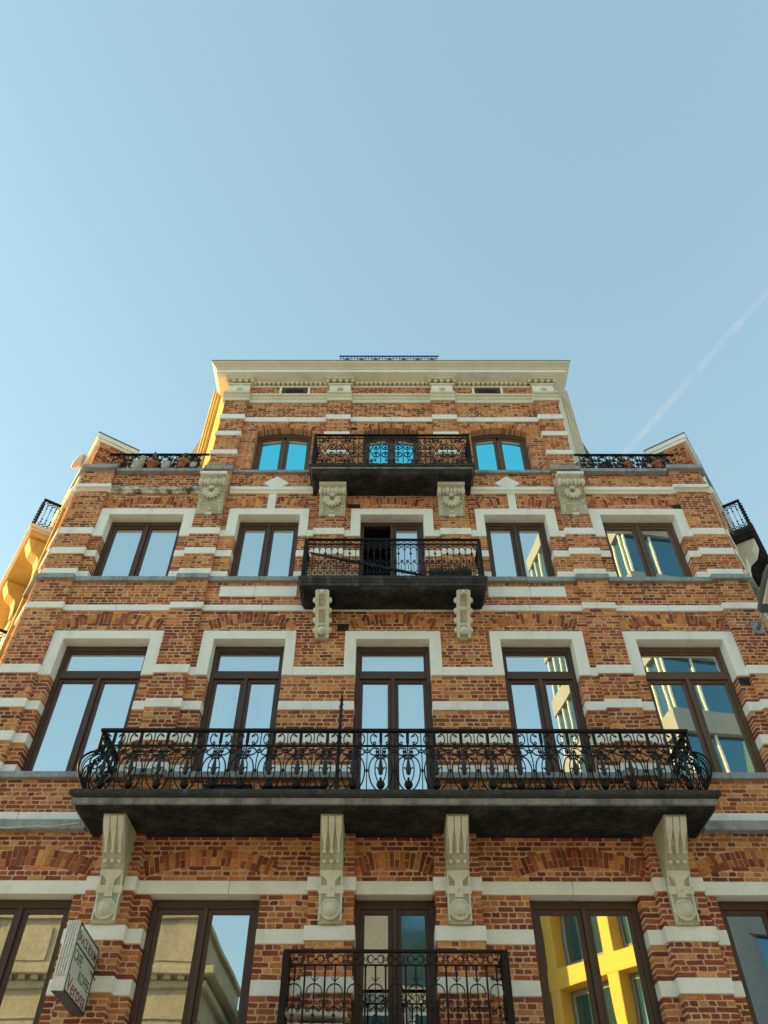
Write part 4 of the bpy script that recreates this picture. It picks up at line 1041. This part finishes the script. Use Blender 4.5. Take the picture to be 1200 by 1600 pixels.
# ------------------------------------------------------------------ projecting sign
SG = thing('shop_sign', 'white projecting box sign reading SNACK ROOM, CAFE KOFFIE and Verona', 'sign', (-3.495, -0.17, 3.835))
SG.rotation_euler = (0, 0, 0.06)
SZ, SL, ST = 0.65, 0.97, 0.125
m = MB(); m.box(-ST/2, ST/2-0.012, -SL+0.02, 0.0, 0.012, SZ); m.build('housing', M['sign_dark'], SG, bevel=0.006)
m = MB(); m.box(-ST/2-0.005, ST/2, -SL-0.012, -SL+0.02, 0.0, SZ+0.004)
for k in range(5): m.box(-ST/2+0.001+k*0.0255, -ST/2+0.018+k*0.0255, -SL-0.034, -SL-0.012, 0.13, SZ)
m.build('ribbed_front', M['white_metal'], SG, bevel=0.003)
m = MB(); m.box(-ST/2, ST/2, -SL+0.02, 0.004, 0.0, 0.012); m.build('base_plate', M['sign_dark'], SG)
m = MB(); m.box(ST/2-0.012, ST/2-0.002, -SL+0.022, -0.004, 0.014, SZ-0.004); m.build('sign_face', M['sign_face'], SG)
m = MB()
for a, b, c, d in ((-SL+0.02,0.0,0.012,0.024),(-SL+0.02,0.0,SZ-0.012,SZ),(-SL+0.02,-SL+0.032,0.024,SZ-0.012),(-0.012,0.0,0.024,SZ-0.012),(-SL+0.032,-0.012,SZ-0.205,SZ-0.190)):
    m.box(ST/2-0.004, ST/2+0.006, a, b, c, d)
m.build('sign_frame', M['sign_dark'], SG)
m = MB(); m.box(-0.02, 0.02, 0.0, 0.21, 0.16, 0.20); m.box(-0.02, 0.02, 0.0, 0.21, 0.56, 0.60); m.build('wall_bracket', M['sign_dark'], SG)
m = MB(); 
for k in range(2): m.tube([(ST/2-0.03+k*0.03, -0.05-0.1*k, 0.60-0.2*k), (ST/2+0.03, 0.02, 0.50-0.15*k), (0.06, 0.16, 0.45-0.1*k)], 0.006, 5)
m.build('cable', M['ink_black'], SG)
def text(body, size, y0, z0, mat, w=None, shear=0.0, parent=SG, x=ST/2-0.001, bold=0.0):
    cu = bpy.data.curves.new('lettering', 'FONT'); cu.body = body; cu.size = size; cu.extrude = 0.0015; cu.shear = shear; cu.offset = bold
    cu.align_x = 'LEFT'; cu.resolution_u = 3
    o = bpy.data.objects.new('lettering', cu); COL.objects.link(o)
    dg = bpy.context.evaluated_depsgraph_get(); me = bpy.data.meshes.new_from_object(o.evaluated_get(dg)); bpy.data.objects.remove(o)
    o = bpy.data.objects.new('lettering', me); COL.objects.link(o); me.materials.clear(); me.materials.append(M[mat])
    wd = max(v.co.x for v in me.vertices)
    sx = (w/wd) if w else 1.0
    o.parent = parent; o.rotation_euler = (PI/2, 0, PI/2); o.scale = (sx, 1, 1); o.location = (x, y0, z0)
    return o
# seen from the right the face runs from the street edge (left) to the wall (right)
text('SNACK ROOM', 0.135, -SL+0.06, SZ-0.155, 'ink_black', 0.85, bold=0.0005)
text('CAFE', 0.15, -SL+0.07, SZ-0.335, 'ink_green', 0.36, bold=0.001)
text('KOFFIE', 0.15, -SL+0.41, SZ-0.455, 'ink_green', 0.50, bold=0.001)
text('Verona', 0.20, -SL+0.06, 0.04, 'ink_red', 0.84, 0.10, bold=0.001)

# ------------------------------------------------------------------ wall lamp
LP = thing('street_lamp', 'grey street lamp head on a short arm bolted to the right corner pilaster', 'street lamp', (5.87, -0.08, 9.22))
MB().box(-0.09, 0.09, -0.02, 0.0, -0.11, 0.11).build('wall_plate', M['steel'], LP, bevel=0.004)
m = MB()
for a in (-0.06, 0.06):
    for b in (-0.08, 0.08): m.lathe([(0.016,0),(0.016,0.014),(0.008,0.022)], (a, -0.02, b), 6, 'y')
m.build('bolt', M['steel'], LP)
MB().tube([(0,-0.02,-0.02),(0.0,-0.16,0.03),(0.01,-0.36,0.12)], 0.032, 10).build('arm', M['steel'], LP, smooth=True)
m = MB(); rs = []
for t, w, hh in ((0.0,0.06,0.05),(0.03,0.085,0.065),(0.3,0.11,0.08),(0.8,0.11,0.08),(0.95,0.09,0.06),(1.0,0.05,0.04)):
    y, z = -0.32-0.75*t, 0.11+0.30*t
    rs.append([(0.01-w,y,z-hh*0.6),(0.01-w*0.7,y,z-hh),(0.01+w*0.7,y,z-hh),(0.01+w,y,z-hh*0.6),(0.01+w,y,z+hh*0.3),(0.01+w*0.6,y,z+hh),(0.01-w*0.6,y,z+hh),(0.01-w,y,z+hh*0.3)])
m.rings(rs); m.build('lamp_head', M['lamp_grey'], LP, bevel=0.01)
m = MB(); m.add([(0.01-0.07,-0.50,0.10),(0.01+0.07,-0.50,0.10),(0.01+0.07,-0.98,0.29),(0.01-0.07,-0.98,0.29),(0.01-0.05,-0.53,0.085),(0.01+0.05,-0.53,0.085),(0.01+0.05,-0.95,0.268),(0.01-0.05,-0.95,0.268)], [(4,5,6,7),(0,1,5,4),(1,2,6,5),(2,3,7,6),(3,0,4,7)])
m.build('lens', M['white_metal'], LP)

# ------------------------------------------------------------------ loose things on balconies and terraces
def pot(x, y, z, s, mat, kind, label, grp):
    t = thing('plant_pot' if kind != 'jug' else 'clay_jug', label, 'pot' if kind != 'jug' else 'jug', (x, y, z), grp)
    if kind == 'jug':
        m = MB().lathe([(0.05,0),(0.10,0.06),(0.115,0.14),(0.09,0.23),(0.05,0.28),(0.055,0.33),(0.06,0.34)], n=12); b = m.build('body', M[mat], t, smooth=True)
        MB().tube([(0.05,0,0.30),(0.11,0,0.28),(0.125,0,0.2),(0.10,0,0.14)], 0.013, 6).build('handle', M[mat], t, smooth=True)
    else:
        MB().lathe([(0.07,0),(0.11,0.20),(0.125,0.20),(0.125,0.25),(0.105,0.25),(0.10,0.22)], n=12).build('pot_body', M[mat], t)
        lv = MB()
        for k in range(12):
            a = rnd.uniform(0, 2*PI); l = rnd.uniform(0.08, 0.16); lv.ell((math.cos(a)*l*0.5, math.sin(a)*l*0.5, 0.26+rnd.uniform(0, 0.12)), 0.03, 0.012, 0.055, 5, 4, rnd.uniform(-1, 1))
        lv.build('dry_leaves', M['leaf'], t, kind='stuff')
    t.rotation_euler = (rnd.uniform(-.25, .25), rnd.uniform(-.5, .5), rnd.uniform(0, 6)); t.scale = (s, s, s)
    return t
for s_, side in ((-1, 'left'), (1, 'right')):
    for k in range(6):
        x = s_*(3.98+k*0.29); where = ('nearest the raised middle block', 'in the middle', 'nearest the building corner')[k//2]
        if k % 2 == 0: pot(x, 0.09, 13.16, rnd.uniform(1.2, 1.4), 'pale_pot', 'jug', f'pale clay jug {where} behind the {side} terrace railing', f'pale clay jugs behind the {side} terrace railing')
        else: pot(x, 0.10, 13.16, rnd.uniform(1.15, 1.4), 'terracotta', 'pot', f'terracotta pot of dry leaves {where} behind the {side} terrace railing', f'terracotta pots behind the {side} terrace railing')

def trough(x, y, z, w, d, hgt, mat, label):
    t = thing('planter_box', label, 'planter', (x, y, z))
    m = MB(); m.box(-w/2, w/2, -d/2, d/2, 0.05, hgt*0.86); m.build('box', M[mat], t, bevel=0.008)
    m = MB(); m.box(-w/2-0.015, w/2+0.015, -d/2-0.015, d/2+0.015, hgt*0.86, hgt); m.build('rim', M[mat], t, bevel=0.006)
    m = MB()
    for a in (-w/2+0.08, w/2-0.08): m.box(a-0.03, a+0.03, -d/2+0.02, d/2-0.02, 0, 0.05)
    m.build('foot', M[mat], t)
    return t
trough(-2.17, -0.42, L0+0.07, 0.62, 0.24, 0.18, 'ink_black', 'black planter box standing on the long balcony before the second window from the left')
trough(-1.30, -0.50, L0+0.03, 0.80, 0.22, 0.16, 'ink_black', 'black planter box on the long balcony just left of the tall thin pole')
trough(1.75, -0.45, L0+0.05, 0.80, 0.22, 0.15, 'ink_black', 'black planter box on the long balcony right of the middle door')
wt = thing('storage_bench', 'white sloping storage bench on the lowest balcony, left of its door', 'bench', (-0.86, -0.27, Z1))
m = MB(); m.box(-0.30, 0.30, -0.16, 0.16, 0.0, 0.36); m.build('bench_body', M['white_metal'], wt, bevel=0.015)
m = MB(); m.add([(-0.34,-0.2,0.44),(0.34,-0.2,0.40),(0.34,0.18,0.42),(-0.34,0.18,0.46),(-0.34,-0.2,0.49),(0.34,-0.2,0.45),(0.34,0.18,0.47),(-0.34,0.18,0.51)], [(3,2,1,0),(4,5,6,7),(0,1,5,4),(1,2,6,5),(2,3,7,6),(3,0,4,7)])
m.build('bench_lid', M['white_metal'], wt, bevel=0.015)
# tall pole on the long balcony
tp = thing('flag_pole', 'tall thin black pole behind the long balcony railing, left of the middle door', 'pole', (-0.745, -0.70, L0))
MB().tube([(0,0,0.0),(0.005,0,0.7),(0.02,0,1.38)], 0.022, 6).build('shaft', M['ink_black'], tp)
MB().tube([(0.02+0.026*math.cos(k*0.9), 0.026*math.sin(k*0.9), 0.75+k*0.012) for k in range(52)], 0.009, 4).build('wrap', M['iron'], tp)
MB().lathe([(0.02,0),(0.024,0.03),(0.012,0.10),(0.003,0.16)], (0.02,0,1.38), 8).build('finial', M['iron'], tp)
# folded parasol lying along the upper balcony, and a planter there
ps = thing('folded_parasol', 'black folded parasol leaning diagonally behind the upper balcony railing', 'parasol', (0, 0, 0))
MB().tube([(-1.40,-0.42,U0+0.66),(-0.6,-0.40,U0+0.46),(0.2,-0.38,U0+0.27),(0.75,-0.36,U0+0.14)], [0.02,0.03,0.028,0.014], 8).build('canopy', M['ink_black'], ps, smooth=True)
MB().tube([(-1.44,-0.43,U0+0.67),(0.9,-0.355,U0+0.10)], 0.013, 6).build('shaft', M['steel'], ps)
pl = thing('flower_trough', 'dark trough with low plants behind the right end of the upper balcony railing', 'planter', (0.95, -0.42, U0))
MB().box(-0.35, 0.35, -0.09, 0.09, 0.0, 0.17).build('trough', M['ink_black'], pl, bevel=0.01)
lv = MB()
for k in range(60): lv.ell((rnd.uniform(-0.34,0.34), rnd.uniform(-0.09,0.09), 0.17+rnd.uniform(0,0.10)), 0.03, 0.012, 0.045, 5, 4, rnd.uniform(-1.4,1.4))
lv.build('foliage', M['leaf'], pl, kind='stuff')
# dish on the left wing
ds = thing('satellite_dish', 'round dish catching golden sun on the left wing of the building, above the white bands', 'dish', WT[-1]((0.95, -0.10, 14.2)))
m = MB(); prof = [(0.02+0.18*t, 0.10*t*t) for t in lin(0, 1, 6)]+[(0.205,0.115),(0.198,0.13)]+[(0.02+0.175*t, 0.10*t*t+0.02) for t in lin(1, 0, 6)]
m.lathe(prof, (0,0,0), 20, 'y'); o = m.build('reflector', M['carved'], ds, smooth=True); o.rotation_euler = (-0.4, 0, -1.0)
MB().tube([(0,0,0),(0.05,0.06,-0.2),(0.08,0.12,-0.5)], 0.02, 6).build('mast', M['steel'], ds)

# ------------------------------------------------------------------ buildings across the street (seen in the window panes)
def facade_windows(parent, x0, x1, y, zlist, n, w, h, depth=0.12, side=1, mat='opp_glass', frame='opp_white'):
    for z in zlist:
        for k in range(n):
            xc = x0+(x1-x0)*(k+0.5)/n
            f = MB(); f.box(xc-w/2-0.1, xc+w/2+0.1, y-0.01, y+0.05, z-0.1, z+h+0.1); o = f.build('window', M[frame], parent)
            MB().box(xc-w/2, xc+w/2, y+0.052, y+0.06, z, z+h).build('pane', M[mat], o)
OA = thing('stone_house', 'cream stone house with a heavy cornice across the street, reflected in the lower left windows', 'building', (-14, -16, 0))
m = MB(); m.box(-14, 8.3, -9, 0, 0, 8.3); m.build('wall', M['opp_stone'], OA)
m = MB(); m.box(-14.2, 8.5, -9, 0.15, 8.3, 8.5); m.box(-14.4, 8.75, -9, 0.45, 8.62, 8.85); m.build('cornice', M['opp_stone'], OA, bevel=0.03)
m = MB()
for k in range(56): m.box(-14+k*0.4, -13.8+k*0.4, 0.0, 0.32, 8.5, 8.62)
m.box(-14, 8.3, -9, 0.10, 8.5, 8.62)
m.build('modillion_course', M['opp_stone'], OA, kind='stuff')
m = MB(); m.box(-14, 8.0, -9, -0.1, 8.85, 10.3); m.box(-14.1, 8.15, -9, 0.05, 10.3, 10.45); m.build('attic', M['opp_stone'], OA, bevel=0.02)
m = MB()
for k in range(9): m.box(-13.6+k*2.45, -13.3+k*2.45, -0.1, 0.0, 8.85, 10.3); m.box(-13.1+k*2.45, -11.4+k*2.45, -0.1, -0.06, 9.1, 10.05)
m.build('attic_panel', M['opp_stone'], OA, bevel=0.01)
m = MB(); m.tube([(5.2,0.16,0.1),(5.2,0.16,8.2)], 0.07, 8); m.build('downpipe', M['zinc'], OA)
m = MB(); m.box(-14, 8.35, -9, 0.06, 7.3, 7.5); m.box(-14, 8.4, -9, 0.12, 7.5, 7.58); m.build('string_course', M['opp_stone'], OA, bevel=0.01)
facade_windows(OA, -13.5, 7.5, 0, (1.0, 4.6), 7, 1.3, 2.4)
OB = thing('glass_house', 'blue glazed house with a pitched edge across the street, reflected in the lowest door', 'building', (0.4, -19, 0))
m = MB(); m.prism_xz([(-4.2,0),(2.6,0),(2.6,14.0),(-4.2,9.5)], -8, 0); m.build('wall', M['opp_grey'], OB)
facade_windows(OB, -4.0, 2.4, 0, (1, 3.6, 6.2), 3, 1.7, 2.1)
m = MB(); m.box(0.0, 2.4, 0.0, 0.06, 9.2, 12.0); m.build('window', M['opp_glass'], OB)
OC = thing('modern_block', 'modern block with yellow sunlit frames across the street, reflected in the lower right window', 'building', (9.0, -16.5, 0))
m = MB(); m.box(-7.6, 0.2, -9, -0.5, 0, 12.0); m.build('wall', M['opp_grey'], OC)
m = MB()
for x in (-7.6, -5.0, -2.4, 0.2): m.box(x-0.22, x+0.22, -0.5, 0.1, 0, 12.2)
m.build('pillar', M['opp_yellow'], OC, bevel=0.03)
m = MB()
for z in (3.2, 6.4, 9.4, 12.2): m.box(-7.82, 0.42, -0.5, 0.12, z, z+0.62)
m.build('spandrel', M['opp_yellow'], OC, bevel=0.03)
facade_windows(OC, -7.5, 0.1, -0.5, (1.0, 4.2, 7.4, 10.3), 3, 1.75, 1.8, frame='opp_grey')
OC.rotation_euler = (0, 0, math.radians(52))
OD = thing('office_tower', 'tall pale office tower with slanting braces across the street, reflected in the right windows', 'building', (21.5, -21, 0))
m = MB(); m.box(-9, 12, -12, 0, 0, 40); m.build('wall', M['opp_grey'], OD)
m = MB()
for k in range(10): m.box(-9.25, 12.25, -12.25, 0.3, 4*k+2.9, 4*k+4.0)
m.build('floor_band', M['opp_pale'], OD)
m = MB()
for k in range(8):
    x = -9+k*3.0; m.add([(x,0.4,0),(x+0.4,0.4,0),(x+7.4,0.4,40),(x+7.0,0.4,40),(x,0.9,0),(x+0.4,0.9,0),(x+7.4,0.9,40),(x+7.0,0.9,40)], [(0,1,2,3),(7,6,5,4),(0,4,5,1),(1,5,6,2),(2,6,7,3),(3,7,4,0)])
m.build('brace', M['opp_white'], OD)
OD.rotation_euler = (0, 0, math.radians(-10))
m = MB()
for k in range(10): m.box(-9.06, 12.06, -12.06, 0.06, 4*k+0.002, 4*k+2.898)
m.build('window_band', M['opp_glass'], OD)
m = MB()
for k in range(15): m.box(-9.16, -9.06, -12+k*0.85, -11.9+k*0.85, 0, 40); m.box(-9+k*1.5, -8.9+k*1.5, 0.06, 0.16, 0, 40)
m.build('mullion', M['opp_white'], OD)

# ------------------------------------------------------------------ contrail high over the street
ct = MB(); rs = []
def sky_pt(px, py, H=2500.0):
    d = _f+R_*((px-600)/1200)+U_*((800-py)/1200); t = H/d.z; return Vector(CAM)+d*t
a, b = sky_pt(1260, 385), sky_pt(905, 790)
n = 24
for i in range(n+1):
    p = a.lerp(b, i/n); r = 12+5*noise.noise(Vector((i*0.55, 0, 0)))+4*math.sin(PI*i/n)
    rs.append((p, r))
ct.tube([p+Vector((0, 0, 6*noise.noise(Vector((i*0.5, 5, 0))))) for i, (p, r) in enumerate(rs)], [r for p, r in rs], 10)
cm = bpy.data.materials.new('contrail_vapour'); cm.use_nodes = True; cn, cl = cm.node_tree.nodes, cm.node_tree.links
cn.remove(cn['Principled BSDF']); pv = cn.new('ShaderNodeVolumePrincipled'); cl.new(pv.outputs[0], cn['Material Output'].inputs['Volume'])
pv.inputs['Color'].default_value = (0.95, 0.95, 0.95, 1)
geo = cn.new('ShaderNodeNewGeometry'); nz = cn.new('ShaderNodeTexNoise'); nz.inputs['Scale'].default_value = 0.012; nz.inputs['Detail'].default_value = 4
cl.new(geo.outputs['Position'], nz.inputs['Vector'])
mr = cn.new('ShaderNodeMapRange'); mr.inputs['From Min'].default_value = 0.3; mr.inputs['From Max'].default_value = 0.75; mr.inputs['To Max'].default_value = 0.0045
cl.new(nz.outputs['Fac'], mr.inputs['Value']); cl.new(mr.outputs['Result'], pv.inputs['Density'])
o = ct.build('contrail', cm, None); o['kind'] = 'stuff'; tag(o, 'faint white aircraft trail slanting across the blue sky at the right', 'contrail')
